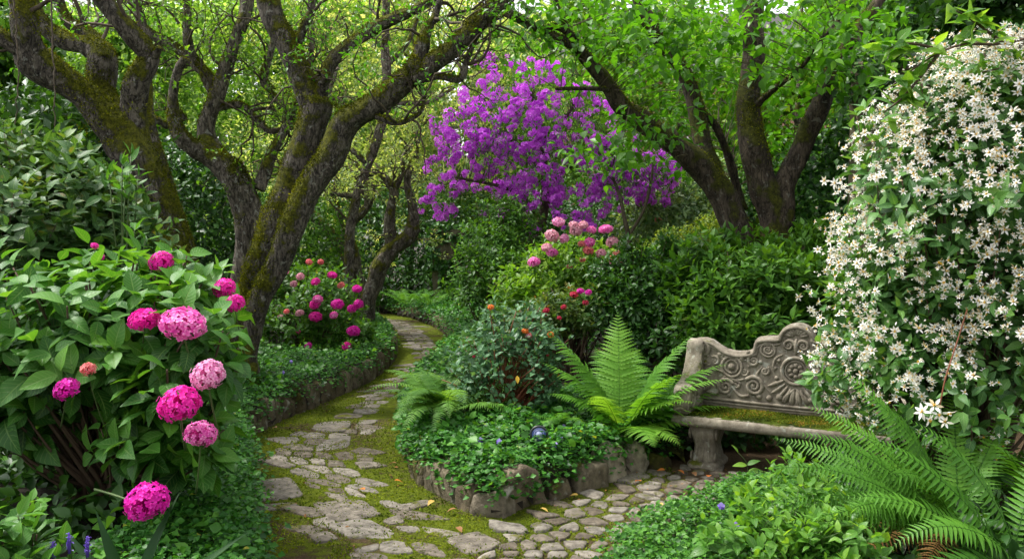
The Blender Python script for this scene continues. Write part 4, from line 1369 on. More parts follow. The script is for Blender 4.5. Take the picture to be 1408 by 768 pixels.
# ------------------------------------------------------------------ foliage near to far, left side
# hydrangea in front
HY = shrub("hydrangea_bush", "large hydrangea bush with hot pink mopheads and broad green leaves beside the path", "hydrangea",
           [E(262, 500, 4.25, 72, 100, .42), E(170, 470, 4.4, 100, 105, .5), E(70, 500, 4.5, 100, 130, .55), E(240, 420, 4.75, 90, 62, .45), E(110, 420, 4.9, 110, 70, .5), E(215, 590, 4.15, 90, 60, .35)],
           310, 0.165, 0.62, T_BIG, M['hyd'], P(150, 700, 4.5)[:2], nodes=3, sl=0.15, inner=0.3, up=0.55, stem_r=0.008, stems=170, curl=0.28, phi=(98, 58))
hb = P(150, 640, 4.4)
for px, py, d, dm, mat, var, lab in [
    (222, 360, 4.45, 35, 'hot', 0, None), (308, 396, 4.5, 31, 'hot', 2, None), (323, 417, 4.4, 29, 'hot', 0, None), (199, 439, 3.95, 40, 'hot', 1, None),
    (252, 445, 3.85, 63, 'pink', 1, "largest two tone pink mophead, flat and wide"), (286, 515, 3.72, 49, 'pale', 0, "palest pink mophead"),
    (247, 555, 3.6, 62, 'hot', 0, None), (276, 596, 3.7, 42, 'pink', 2, None), (202, 689, 3.5, 57, 'mag', 2, "deep magenta mophead hanging lowest"),
    (91, 534, 3.8, 35, 'mag', 3, None), (121, 507, 3.85, 21, 'salmon', 3, "small salmon coloured young mophead"),
    (130, 338, 4.7, 9, 'hot', 3, None), (136, 353, 4.7, 11, 'hot', 3, None), (212, 393, 4.5, 9, 'hot', 3, None)]:
    c = P(px, py, d)
    st = c + np.array([random.uniform(-.16, .02), random.uniform(.1, .25), -random.uniform(.22, .4)])
    if py > 650: st = P(130, 672, 3.75)
    put_head(HY, px, py, d, dm, M[mat], var, stem_to=st, label=lab)

shrub("leafy_shrub", "tall dull green leafy shrub with yellowing leaves at the left edge behind the hydrangea", "shrub",
      [E(60, 320, 6.0, 120, 95, .8), E(150, 345, 6.1, 75, 75, .6), E(10, 250, 6.3, 90, 62, .7), E(100, 250, 6.4, 62, 40, .5)],
      430, 0.125, 0.58, T_MID, M['shrub_dull'], P(60, 420, 6.2)[:2], nodes=4, sl=.17, inner=0.4, up=0.7, stems=110, curl=0.25)
leafmass("shade_fill_plant", "dark leafy undergrowth in the shade below the large hydrangea", "plant", [E(40, 640, 5.0, 90, 70, .3), E(140, 640, 5.0, 80, 60, .3), E(-10, 560, 5.2, 60, 100, .3), E(50, 690, 4.4, 100, 55, .35), E(150, 720, 4.2, 70, 40, .3)], 1700, .085, .55, T_MID, M['dark'], P(60, 720, 5.0)[:2], clump=.2)
# young bright shoots that stand out above it
sh = thing("young_hydrangea", "upright bright green leafy shoots standing against the dark left trunk", "shrub", [*P(175, 400, 5.6)[:2], 0.3])
tips = np.array([P(*q) for q in [(180, 215, 5.6), (168, 228, 5.5), (190, 245, 5.6), (200, 330, 5.2), (185, 318, 5.2), (300, 372, 5.0), (150, 240, 5.6), (172, 262, 5.5)]])
a = nrm(np.array([[0.2, -.2, 1]] * len(tips)) + rng.standard_normal((len(tips), 3)) * .25)
o = shoots(tips - a * .16, a, .16, 4, .14, .45, 80, 30)
V, fs, rn, lc = leaves(o[0], o[1], o[2], o[3], o[4], T_BIG, .15, o[5])
obj("foliage", mesh("foliage", V, fs, rn, lc), M['hyd'], sh)
b0 = np.repeat(np.array([[*P(175, 400, 5.6)[:2], 0.35]]), len(tips), 0) + rng.standard_normal((len(tips), 3)) * .05
V, fs = tubes(curve4(b0, (b0 + tips) / 2 + np.array([-.05, 0, .1]), tips, 8), np.linspace(.009, .004, 8)[None] * np.ones((len(tips), 1)), 5)
obj("stems", mesh("stems", V, fs), M['stem'], sh)

shrub("broadleaf_plant", "light green broadleaf plant in the lower left corner with rounded pointed leaves", "plant",
      [E(5, 725, 3.35, 45, 50, .25), E(45, 765, 3.3, 50, 40, .22), E(-20, 780, 3.2, 70, 60, .3)], 48, .115, .56, T_BIG, M['hyd'], P(20, 860, 3.4)[:2], nodes=3, sl=.10, inner=.3, up=.9, stems=24)
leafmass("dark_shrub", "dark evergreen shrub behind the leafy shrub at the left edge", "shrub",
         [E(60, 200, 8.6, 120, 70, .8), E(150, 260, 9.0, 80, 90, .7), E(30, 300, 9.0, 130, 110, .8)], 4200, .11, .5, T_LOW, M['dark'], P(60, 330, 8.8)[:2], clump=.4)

# strap leaves and a small purple flower in the corner
sl = thing("strap_leaf_plant", "dark strap leaved plant arching below the lowest hydrangea bloom", "plant", [*P(200, 800, 3.35)[:2], 0.15])
nn = 12
base = np.repeat(np.array([[*P(185, 830, 3.4)[:2], 0.16]]), nn, 0) + rng.standard_normal((nn, 3)) * .03
dirs = np.array([(math.cos(a), -.3, .75 + .5 * random.random()) for a in np.linspace(-.5, 2.6, nn)])
V, fs, rn, lc = leaves(base, dirs, [0, -.6, 1], .40 + .10 * rng.random(nn), .060, leaf_tmpl(10, .4, .5, .9), .55)
obj("leaves", mesh("leaves", V, fs, rn, lc), M['strap'], sl)
pf = thing("lavender_flower", "low plant with two small purple flower spikes in the lower left corner", "flower", [*P(95, 800, 3.4)[:2], 0.15])
for px, py in ((73, 757), (95, 745), (120, 750)):
    c = P(px, py, 3.3)
    n = 40
    pp = c + np.clip(rng.standard_normal((n, 3)), -1.5, 1.5) * np.array([.005, .005, .022])
    V, fs, rn, lc = leaves(pp, rand_dirs(n), [0, 0, 1], .012, .009, T_LOW, .1)
    ac = Acc().add(V, fs, rn)
    Vc, fc = tubes(np.array([[c - [0, 0, .045], c, c + [0, 0, .04]]]), np.array([[.006, .008, .003]]), 8)
    ac.add(Vc, fc, .1)
    obj("flower_spike", ac.mesh("flower_spike"), M['violet'], pf)
    b = np.array([*P(95, 800, 3.4)[:2], .2])
    V, fs = tubes(curve4(b[None], (b * .5 + c * .5)[None] + .02, c[None], 6), np.full((1, 6), .003), 5)
    obj("stem", mesh("stem", V, fs), M['stem'], pf)

# pink hydrangea by the bend
H2 = shrub("hydrangea_bush", "loose hydrangea bush dotted with small bright pink mopheads under the leaning tree", "hydrangea",
           [E(400, 440, 11.5, 55, 50, .7), E(455, 425, 11.8, 48, 55, .7), E(485, 460, 11.6, 38, 30, .5), E(420, 400, 12.2, 50, 40, .6)],
           420, .10, .55, T_MID, M['mid'], P(425, 500, 11.8)[:2], nodes=3, sl=.1, inner=.5, up=.6, stems=90)
for px, py, dm, mat in [(434, 387, 12, 'hot'), (457, 378, 13, 'hot'), (491, 397, 13, 'mag'), (437, 411, 13, 'pink'), (433, 418, 14, 'hot'), (434, 435, 16, 'hot'), (464, 418, 15, 'mag'), (493, 418, 13, 'mag'), (484, 424, 12, 'mag'), (459, 433, 11, 'pink'), (412, 430, 10, 'dusty'), (394, 428, 8, 'salmon'), (404, 390, 9, 'dusty'), (486, 455, 17, 'mag'), (477, 476, 13, 'hot'), (424, 475, 10, 'mag'), (410, 456, 6, 'hot'), (385, 371, 8, 'pink'), (392, 373, 9, 'pink'), (413, 380, 11, 'dusty'), (425, 360, 9, 'salmon'), (441, 360, 8, 'salmon'), (469, 392, 9, 'salmon'), (386, 435, 8, 'dusty')]:
    put_head(H2, px, py, 11.0, dm, M[mat])

# ivy covered bank behind the left trunks
leafmass("ivy_bank", "rounded bank smothered in dark glossy ivy between the left trunks", "ivy",
         [E(275, 330, 12.5, 75, 125, .9), E(245, 300, 12.8, 60, 100, .9), E(310, 400, 12.4, 60, 60, .7), E(190, 330, 13, 70, 110, .9)], 9000, .085, .8, T_LOW, M['ivy'], P(280, 440, 12.8)[:2], clump=.35, inner=.5)
leafmass("leafy_hedge", "mid green leafy bushes behind the leaning tree and the pink hydrangea", "hedge",
         [E(400, 330, 15.5, 70, 80, .9), E(345, 350, 15, 60, 80, .9), E(440, 350, 17.5, 60, 70, .8)], 7500, .09, .55, T_LOW, M['mid'], P(400, 430, 15.8)[:2], clump=.5)
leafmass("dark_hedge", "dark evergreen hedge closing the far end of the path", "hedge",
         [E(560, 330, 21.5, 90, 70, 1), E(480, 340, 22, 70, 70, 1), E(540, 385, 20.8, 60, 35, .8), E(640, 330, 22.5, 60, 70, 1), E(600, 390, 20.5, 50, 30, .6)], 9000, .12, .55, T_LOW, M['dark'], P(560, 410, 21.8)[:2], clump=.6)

# pillar by the hedge
def box(acc, c, s, rnd=.5, bev=0.0):
    c, s = np.array(c, float), np.array(s, float) / 2
    V = np.array([(x, y, z) for z in (-1, 1) for y in (-1, 1) for x in (-1, 1)]) * s + c
    acc.add(V, [np.array([(0, 2, 3, 1), (4, 5, 7, 6), (0, 1, 5, 4), (2, 6, 7, 3), (0, 4, 6, 2), (1, 3, 7, 5)])], rnd)


def lumpy_block(name, c, s, mat, parent=None, amp=.02, n=8):
    ac = Acc()
    c, s = np.array(c, float), np.array(s, float)
    for ax in range(3):
        for sg in (-1, 1):
            u, v = [i for i in range(3) if i != ax]
            g = np.linspace(-.5, .5, n + 1)
            A, B = np.meshgrid(g, g)
            Q = np.zeros((n + 1, n + 1, 3)); Q[..., u] = A; Q[..., v] = B; Q[..., ax] = sg * .5
            Q = (Q * s + c).reshape(-1, 3)
            Q = np.array([q + np.array(mnoise.noise_vector(Vector(q * 3.1))) * amp for q in Q])
            i = np.arange(n); a = (i[:, None] * (n + 1) + i[None]).ravel()
            f = np.stack([a, a + 1, a + n + 2, a + n + 1], -1)
            if (sg > 0) == (ax == 1): f = f[:, ::-1]
            ac.add(Q, [f])
    return obj(name, ac.mesh(name, smooth=False), mat, parent)


pb = P(615, 345, 19.8)
pil = thing("stone_pillar", "old stone gate pillar half hidden at the far end of the path", "pillar", (pb[0], pb[1], 0))
lumpy_block("shaft", (pb[0], pb[1], .95), (.66, .5, 1.9), M['wallstone'], pil)
lumpy_block("cap_stone", (pb[0], pb[1], 1.98), (.8, .64, .16), M['wallstone'], pil, .01)

iv = rng.random((900, 3)) * np.array([.9, .1, 1.7]) + np.array([pb[0] - .45, pb[1] - .36, .5])
iv = iv[(snoise(iv[:, 0], iv[:, 2], 3.5, 1) > -.1) | (iv[:, 2] > 1.75)]
V, fs, rn, lc = leaves(iv, nrm(rng.standard_normal(iv.shape) + [0, 0, -.7]), nrm(rng.standard_normal(iv.shape) * .5 + [0, -1, .3]), .11, .09, T_LOW)
obj("ivy", mesh("ivy", V, fs, rn, lc), M['ivy'], pil)

# ---- middle bed, far to near
shrub("green_shrub", "mid green shrub under the left side of the purple rhododendron", "shrub",
      [E(690, 350, 13.0, 55, 55, .7), E(660, 390, 12.6, 45, 45, .6), E(720, 385, 12.4, 50, 50, .6), E(700, 300, 13.3, 40, 35, .5)], 800, .10, .5, T_LOW, M['mid'], P(690, 430, 12.8)[:2], nodes=3, sl=.12, inner=.5, stems=60)
leafmass("dark_understory", "dark bushes filling the shade under the purple rhododendron", "shrub",
         [E(800, 330, 16.5, 90, 60, .9), E(860, 345, 16.5, 60, 50, .9), E(740, 330, 16.5, 70, 60, .8)], 7000, .10, .5, T_LOW, M['dark'], P(800, 400, 15.6)[:2], clump=.5)
W1 = leafmass("pale_rhododendron", "rounded grey green bush with a few cream blooms between the rhododendron and the dark tree", "shrub",
              [E(945, 275, 15.0, 70, 55, .8), E(915, 315, 14.4, 65, 50, .7), E(985, 300, 14.2, 40, 50, .6)], 6500, .10, .5, T_LOW, leaf_mat("grey_green_leaf", [(0.04, .095, .03), (.11, .20, .065), (.26, .36, .16)], .3, .4, .4), P(930, 350, 15.3)[:2], clump=.4)
for px, py, dm, mt in [(935, 255, 12, 'white'), (922, 268, 10, 'white'), (944, 268, 8, 'white'), (905, 302, 9, 'salmon'), (965, 274, 7, 'red')]:
    put_head(W1, px, py, 14.6, dm, M[mt], 3)
leafmass("golden_bush", "bright yellow green bush left of the dark tree base", "shrub",
         [E(950, 348, 12.3, 62, 34, .7), E(990, 330, 12.8, 35, 34, .6), E(905, 358, 12.0, 36, 24, .5)], 6000, .055, .55, T_LOW, M['yellowgreen'], P(950, 385, 12.4)[:2], clump=.4)

H3 = shrub("hydrangea_bush", "hydrangea bush with fading dusty pink mopheads below the purple rhododendron", "hydrangea",
           [E(790, 365, 10.6, 60, 42, .6), E(760, 400, 10.4, 60, 50, .6), E(820, 390, 10.5, 50, 45, .55), E(720, 420, 10.2, 45, 40, .5)], 480, .12, .5, T_MID, M['lime'], P(780, 450, 10.5)[:2], nodes=3, sl=.12, inner=.5, stems=100)
for px, py, dm, mat in [(768, 305, 15, 'pale'), (789, 310, 13, 'dusty'), (792, 317, 15, 'dusty'), (802, 309, 12, 'dusty'), (813, 316, 12, 'pink'), (833, 315, 16, 'pink'), (759, 324, 17, 'dusty'), (776, 328, 13, 'pale'), (811, 333, 14, 'pink'), (842, 333, 16, 'dusty'), (752, 340, 13, 'dusty'), (759, 347, 14, 'pink'), (809, 344, 13, 'salmon'), (826, 348, 13, 'dusty'), (851, 355, 20, 'salmon'), (834, 363, 14, 'dusty'), (734, 360, 15, 'pink'), (860, 366, 11, 'dusty'), (800, 335, 9, 'salmon'), (783, 367, 8, 'salmon'), (801, 357, 8, 'salmon')]:
    put_head(H3, px, py, 9.95, dm, M[mat])

shrub("red_flowered_shrub", "small dark red flowered shrub in front of the dusty pink hydrangea", "shrub",
      [E(785, 430, 9.3, 60, 38, .45), E(745, 440, 9.2, 50, 35, .4)], 260, .085, .5, T_MID, leaf_mat("bronze_leaf", [(.02, .05, .012), (.05, .12, .02), (.12, .17, .03), (.20, .08, .03)], .3, .4, .4, stops=[0, .4, .85, 1]), P(770, 470, 9.3)[:2], nodes=3, inner=.5)
rs = [o for o in bpy.data.objects if o.name == "red_flowered_shrub"][0]
for px, py, dm, mt in [(789, 405, 10, 'red'), (798, 400, 9, 'mag'), (809, 402, 8, 'mag'), (775, 422, 7, 'red'), (805, 416, 8, 'red'), (748, 430, 9, 'red'), (769, 437, 6, 'red'), (752, 426, 7, 'red'), (728, 420, 6, 'orange')]:
    put_head(rs, px, py, 8.8, dm, M[mt], 3)

shrub("glossy_shrub", "dense dark green shrub behind the tall fern, left of the bench", "shrub",
      [E(880, 410, 9.2, 75, 55, .6), E(920, 390, 9.5, 60, 50, .55), E(840, 420, 9.3, 50, 45, .5), E(900, 460, 8.9, 55, 50, .45), E(872, 362, 9.4, 30, 30, .25), E(920, 345, 9.6, 26, 26, .25), E(836, 378, 9.4, 24, 26, .2)], 840, .095, .48, T_MID, M['dark'], P(880, 500, 9.2)[:2], nodes=3, sl=.1, inner=.6, stems=90, up=.5)
shrub("glossy_shrub", "mid green broadleaf shrub directly behind the stone bench", "shrub",
      [E(1010, 400, 8.6, 75, 55, .55), E(1080, 400, 8.5, 70, 55, .55), E(1100, 365, 8.9, 55, 35, .5), E(990, 450, 8.3, 60, 50, .45), E(1070, 460, 8.2, 70, 50, .4), E(1150, 420, 8.3, 60, 70, .5), E(962, 366, 8.9, 32, 34, .3), E(1118, 338, 8.9, 38, 42, .3), E(1050, 350, 9, 30, 30, .3), E(1000, 345, 9.1, 22, 26, .2)], 860, .14, .42, T_MID, M['mid'], P(1040, 480, 8.5)[:2], nodes=3, sl=.16, inner=.6, stems=90, up=.55, whorl=3)
shrub("glossy_shrub", "low leafy shrub at the foot of the dark multi stemmed tree", "shrub",
      [E(940, 370, 10.8, 70, 30, .5), E(870, 375, 10.9, 45, 28, .5), E(1000, 375, 10.6, 45, 28, .4)], 420, .12, .4, T_MID, M['mid'], P(930, 420, 10.8)[:2], nodes=3, sl=.1, inner=.5, stems=50, whorl=3)

leafmass("shade_fill_plant", "added dark leaves behind the stone bench that darken the view below its seat", "plant", [(np.array([2.0, 7.25, .28]), np.array([.7, .18, .35])), (np.array([2.7, 6.9, .28]), np.array([.5, .18, .35]))], 1600, .075, .6, T_LOW, M['dark'], (2.2, 7.2), clump=.1)  # dark foliage added only to deepen the shade seen under the seat
# old ivy clad wall at the right, and the post
wl = thing("ivy_wall", "old mossy wall overgrown with dark ivy behind the white flowers", "wall", [*P(1220, 300, 8.6)[:2], 0])
w0, w1 = P(1165, 300, 9.3), P(1480, 300, 7.6)
dirw = nrm((w1 - w0) * [1, 1, 0]); L = np.linalg.norm((w1 - w0)[:2])
ac = Acc()
nX, nZ = 40, 30
hw = 3.75
for side, off in ((0, 0.0), (1, .3)):
    A, B = np.meshgrid(np.linspace(0, L, nX), np.linspace(-.1, hw, nZ))
    Q = w0 * [1, 1, 0] + A[..., None] * dirw + np.array([-dirw[1], dirw[0], 0]) * off + B[..., None] * np.array([0, 0, 1])
    Q = Q.reshape(-1, 3)
    Q = np.array([q + np.array(mnoise.noise_vector(Vector(q * 4))) * .03 for q in Q])
    i, j = np.meshgrid(np.arange(nZ - 1), np.arange(nX - 1), indexing='ij'); a = (i * nX + j).ravel()
    ac.add(Q, [np.stack([a, a + 1, a + nX + 1, a + nX], -1)])
n_ = nX * nZ
top = np.arange(nX - 1) + (nZ - 1) * nX
ac.F[4].append(np.stack([top, top + 1, top + 1 + n_, top + n_], -1))
lf = np.arange(nZ - 1) * nX
ac.F[4].append(np.stack([lf, lf + nX, lf + nX + n_, lf + n_], -1))
obj("masonry", ac.mesh("masonry"), M['wallstone'], wl)
m = 5200
uu, vv = rng.random(m) * (L + .2) - .1, rng.random(m) * (hw + .1)
keep = (snoise(uu, vv, 2.6, 1) > -.25) | (uu > 1.2)
keep &= ~((uu > -.05) & (uu < .65) & (vv > 1.5) & (vv < 3.3) & (rng.random(m) < .93))
uu, vv = uu[keep], vv[keep]
nw = np.array([dirw[1], -dirw[0], 0])
pp = w0 * [1, 1, 0] + uu[:, None] * dirw + vv[:, None] * [0, 0, 1] + nw * (.03 + .09 * rng.random((len(uu), 1)))
V, fs, rn, lc = leaves(pp, nrm(rng.standard_normal(pp.shape) * .6 + nw * .3 + [0, 0, -.6]), nrm(nw + .4 * rng.standard_normal(pp.shape) + [0, 0, .3]), .085, .07, T_LOW, .15)
obj("ivy", mesh("ivy", V, fs, rn, lc), M['ivy'], wl)
leafmass("ivy_bank", "dark ivy curtain hanging between the dark tree and the mossy wall", "ivy",
         [E(1130, 290, 10.2, 55, 110, .6), E(1100, 340, 10.6, 50, 70, .5), E(1170, 240, 9.9, 40, 90, .4), E(1090, 290, 12, 70, 80, .6)], 5600, .085, .75, T_LOW, M['ivy'], P(1130, 400, 10.3)[:2], clump=.3)

# ------------------------------------------------------------------ white flowering climber on the right
J_E = [E(1310, 330, 4.9, 130, 190, .55), E(1380, 250, 4.8, 130, 180, .6), E(1240, 420, 4.9, 90, 130, .45), E(1340, 160, 5.0, 100, 90, .5), E(1215, 480, 5.0, 52, 80, .35), E(1400, 420, 4.7, 110, 150, .5), E(1280, 520, 4.8, 90, 70, .4), E(1255, 240, 5.0, 55, 70, .35), E(1185, 515, 5.1, 38, 50, .3), E(1195, 430, 5.1, 42, 60, .3)]
JA = shrub("jasmine_bush", "tall bush smothered in white star shaped flowers to the right of the bench", "flowering bush",
           J_E, 900, .105, .52, T_MID, M['jas'], P(1330, 640, 5.0)[:2], nodes=3, sl=.13, inner=.45, up=.2, stems=170, stem_r=.007, curl=.25)


def star_mesh(seed, npet=6, leafy=True):
    g = np.random.default_rng(seed)
    ac = Acc()
    tv, tf, tl = leaf_tmpl(3, .45, .4, 1.0)
    for q in range(npet):
        a = q * 2 * math.pi / npet + g.normal(0, .12)
        d = np.array([math.cos(a), math.sin(a), .18 + g.normal(0, .18)])
        V, fs, rn, lc = leaves(np.array([d * .06]), d[None], [0, 0, 1], .5 * g.uniform(.85, 1.1), .20, (tv, tf, tl), .12, np.array([g.random()]))
        ac.add(V, fs, rn)
    st = Acc()
    nS = 9
    dd = nrm(np.column_stack([g.normal(0, .45, (nS, 2)), np.ones(nS)]))
    z0 = np.zeros((nS, 3))
    V, fs = tubes(np.stack([z0, dd * .12, dd * .20], 1), np.full((nS, 3), .014), 4)
    st.add(V, fs)
    hh = np.concatenate([dd * .20 + e for e in ([.025, 0, 0], [-.025, 0, 0], [0, 0, .035])])
    V, fs = tubes(np.stack([dd * .19, dd * .21, dd * .235], 1), np.array([[.012, .03, .008]] * nS), 5)
    st.add(V, fs)
    return ac, st


ST = [star_mesh(s, 6 + (s % 2)) for s in range(4)]


def star_join(k):
    """petals and stamens in one mesh with two materials"""
    p, s = ST[k]
    a = Acc()
    a.add(np.concatenate(p.V), [np.concatenate(v) for v in p.F.values()], np.concatenate(p.rn))
    nf = len(p.F[4]) and sum(len(x) for x in p.F[4])
    a.add(np.concatenate(s.V), [np.concatenate(v) for v in s.F.values()], .5)
    return a


PETM = [p.mesh("petals") for p, _ in ST]
STAM = [s.mesh("stamens") for _, s in ST]
for m_ in PETM: m_.materials.append(M['white'])
for m_ in STAM: m_.materials.append(M['stamen'])
# clusters of blooms over the bush, thinner low down
cl, cn = ell_sample(J_E, 1000, 1.0, 1.10, back=.15, low=-.8)
cl = cl + cn * np.minimum(.11 * (snoise(cl[:, 0] + cl[:, 1], cl[:, 2], 4.3, len(JA['label'])) + .7 * snoise(cl[:, 0], cl[:, 2] - cl[:, 1], 9.1, 2)) + .02, .06)[:, None]
sel = []
for c, n_ in zip(cl, cn):
    py_ = 384 - F * ((c[2] - CAMZ) * cp + c[1] * sp) / (c[1] * cp - (c[2] - CAMZ) * sp)
    px_ = 704 + F * c[0] / c[1]
    if px_ > 1500: continue
    dens = 1.0 if py_ < 420 else max(.25, 1 - (py_ - 420) / 170)
    if px_ < 1230: dens = 1.0
    if random.random() < dens: sel.append((c, n_))
fl = []
for c, n_ in sel:
    for _ in range(random.randint(2, 8)):
        fl.append((c + np.array([random.gauss(0, .045), random.gauss(0, .03), random.gauss(0, .045)]) + n_ * .03, nrm(n_ + rng.standard_normal(3) * .55 + np.array([0, -.35, .15])), random.choice((.45, .7, 1, 1)) * random.uniform(.032, .062)))
for px, py in [(1277, 577), (1290, 570), (1300, 580), (1285, 558), (1305, 566), (1268, 566)]:
    fl.append((P(px, py, 4.05), nrm(np.array([0, -1, .3]) + rng.standard_normal(3) * .5), random.uniform(.06, .085)))


def ndist(q):
    c = q[0]
    px_ = 704 + F * c[0] / c[1]
    return c[1] + (3 if px_ > 1400 else 0) - (q[1] @ nrm(-c + np.array([0, 0, CAMZ]))) * .6 - q[2] * 12


fl.sort(key=ndist)
rest_p, rest_s = Acc(), Acc()
bud_i = rng.integers(0, len(fl), 420)
bp_ = np.array([fl[i][0] for i in bud_i]) + rng.standard_normal((420, 3)) * .03 + np.array([0, -.015, 0])
bd_ = nrm(np.array([fl[i][1] for i in bud_i]) + .7 * rng.standard_normal((420, 3)))
bl_ = (.012 + .014 * rng.random(420))[:, None]
V, fs = tubes(np.stack([bp_, bp_ + bd_ * bl_ * .5, bp_ + bd_ * bl_ * .85, bp_ + bd_ * bl_ * 1.15], 1), np.array([[.0015, .0042, .0036, .0008]]) * np.ones((420, 1)), 6)
rest_p.add(V, fs, np.repeat(.15 + .5 * rng.random(420), 24))
for i, (c, n_, s) in enumerate(fl):
    k = i % 4
    q = Vector(n_).to_track_quat('Z', 'Y')
    if i < 100:
        o = obj("flower", PETM[k], None, JA, c, q.to_euler(), (s,) * 3)
        WL[o.name] = c
        s2 = bpy.data.objects.new("stamens", STAM[k]); COL.objects.link(s2); s2.parent = o
    else:
        Rm = np.array(q.to_matrix())
        p, st = ST[k]
        rest_p.add(np.concatenate(p.V) @ Rm.T * s + c, [np.concatenate(v) for v in p.F.values()], np.concatenate(p.rn))
        rest_s.add(np.concatenate(st.V) @ Rm.T * s + c, [np.concatenate(v) for v in st.F.values()])
tag(obj("blossom", rest_p.mesh("blossom"), M['white'], JA), kind='stuff')
tag(obj("stamens", rest_s.mesh("stamens"), M['stamen'], JA), kind='stuff')
V, fs = tubes(catmull(np.array([P(*q) for q in [(1292, 560, 4.3), (1300, 520, 4.3), (1316, 470, 4.35), (1330, 425, 4.4)]]), 14)[None], np.full((1, 14), .004), 5)
obj("bare_shoot", mesh("bare_shoot", V, fs), M['redtwig'], JA)
V, fs = tubes(np.stack([catmull(np.array(q), 16) for q in ([P(1385, 690, 4.9), P(1375, 560, 4.95), P(1390, 480, 5.0), P(1380, 380, 5.1)], [P(1330, 690, 5.0), P(1345, 600, 5.0), P(1330, 500, 5.1), P(1350, 400, 5.1)])]), np.full((2, 16), .03) * np.linspace(1.1, .6, 16), 9)
obj("trunk", mesh("trunk", V, fs), M['bark_thin'], JA)

# overhanging branch with bright leaves at the upper right
OB = thing("leafy_branch", "overhanging spray of bright yellow green leaves above the white flowers", "branch", P(1420, 60, 4.6))
bl = [[P(1460, 40, 4.7), P(1380, 60, 4.6), P(1320, 62, 4.5), P(1270, 85, 4.5), P(1225, 120, 4.5)], [P(1380, 60, 4.6), P(1340, 30, 4.5), P(1315, 15, 4.45)], [P(1300, 70, 4.5), P(1250, 60, 4.5), P(1215, 70, 4.6)], [P(1290, 75, 4.5), P(1245, 130, 4.5), P(1215, 155, 4.55)], [P(1440, 50, 4.7), P(1400, 85, 4.6), P(1350, 100, 4.6)]]
cc = np.stack([catmull(np.array(q), 14) for q in bl])
V, fs = tubes(cc, np.linspace(.010, .004, 14)[None] * np.ones((len(bl), 1)), 6)
obj("twigs", mesh("twigs", V, fs), M['twig'], OB)
pp = cc[:, 3:].reshape(-1, 3)
pp = np.repeat(pp, 2, 0) + rng.standard_normal((len(pp) * 2, 3)) * .03
V, fs, rn, lc = leaves(pp, nrm(rng.standard_normal(pp.shape) * [1, .6, .5] + [-.2, -.3, 0]), nrm(np.array([0, -.35, 1]) + .35 * rng.standard_normal(pp.shape)), .10 + .03 * rng.random(len(pp)), .058, T_MID, .15)
obj("foliage", mesh("foliage", V, fs, rn, lc), M['bright'], OB)

# ------------------------------------------------------------------ ferns
def frond(acc, base, tip_dir, L, arch, npairs, pin, mat_w, side_n, lobes=8, sag=.3, taper=.75, rn=.5, lobed=True, narrow=.2, start=.1):
    """one fern frond: rachis arching from base; pinnae with lobed edges"""
    base = np.array(base, float)
    bend = random.uniform(-.28, .28)
    d = nrm(np.array(tip_dir, float))
    hz = nrm(np.array([d[0], d[1], 0]) + 1e-6)
    K = 40
    t = np.linspace(0, 1, K)
    pts = np.zeros((K, 3)); pts[0] = base
    el = math.asin(np.clip(d[2], -1, 1))
    for k in range(1, K):
        e = el - arch * (t[k] ** 1.4)
        sw = np.array([-hz[1], hz[0], 0]) * (bend * t[k])
        pts[k] = pts[k - 1] + (nrm(hz + sw) * math.cos(e) + np.array([0, 0, math.sin(e)])) * L / (K - 1)
    V, fs = tubes(pts[None], (.0045 * L ** .5 * (1 - .8 * t))[None], 5)
    acc.add(V, fs, .1)
    tan = nrm(np.gradient(pts, axis=0))
    side = nrm(np.cross(hz, [0, 0, 1]))
    side = nrm(side + np.array([0, 0, side_n]))
    for i in range(npairs):
        u = start + (1 - start) * (i + .5) / npairs
        k = u * (K - 1); k0 = min(int(k), K - 2); f = k - k0
        c = pts[k0] * (1 - f) + pts[k0 + 1] * f
        tg = nrm(tan[k0] * (1 - f) + tan[k0 + 1] * f)
        nrm_up = nrm(np.cross(side, tg))
        v = (u - start) / (1 - start)
        pl = pin * (min(1, .45 + v * 2.4)) * (1 - v ** 2.2 * .97) * random.uniform(.85, 1.1)
        for sg in (-1, 1):
            pd = nrm(side * sg + tg * (.22 + .35 * v) + nrm_up * random.uniform(-.16, .18))
            m = lobes if lobed else 4
            n2 = m * 2
            w = pl * narrow * random.uniform(.9, 1.1)
            pv, lcq = [], []
            x_ = nrm(np.cross(pd, nrm_up)); z_ = np.cross(x_, pd)
            for q in range(n2 + 1):
                s = q / n2
                ww = w * .5 * ((1 - s ** 1.6) * min(1, .65 + s * 3) + .01)
                if lobed: ww *= 1.18 if q % 2 else .62
                o_ = c + pd * pl * s - z_ * sag * pl * s * s
                adv = pd * (pl / n2 * .5 if q % 2 and lobed else 0)
                pv += [o_ - x_ * ww + adv + z_ * ww * .25, o_, o_ + x_ * ww + adv + z_ * ww * .25]
            q_ = []
            for k2 in range(n2):
                a = 3 * k2
                q_ += [(a, a + 1, a + 4, a + 3), (a + 1, a + 2, a + 5, a + 4)]
            acc.add(np.array(pv), [np.array(q_)], min(1, max(0, rn + random.uniform(-.15, .15) + .25 * v)))
    return pts


def fern(name, label, base, specs, mat, npairs=30, lobed=True, narrow=.2, lobes=8, group=None, sag=.25, start=.1, taper=.75):
    root = thing(name, label, "fern", base, group)
    for sp_ in specs:
        d, L, arch, pin, sn = sp_[:5]
        ac = Acc()
        frond(ac, np.array(base) + np.array([random.uniform(-.03, .03), random.uniform(-.03, .03), 0.0]), d, L, arch, npairs, pin, .2, sn, lobes, sag, rn=random.uniform(.0, .75), lobed=lobed, narrow=narrow, start=start)
        obj("frond", ac.mesh("frond"), mat, root)
    return root


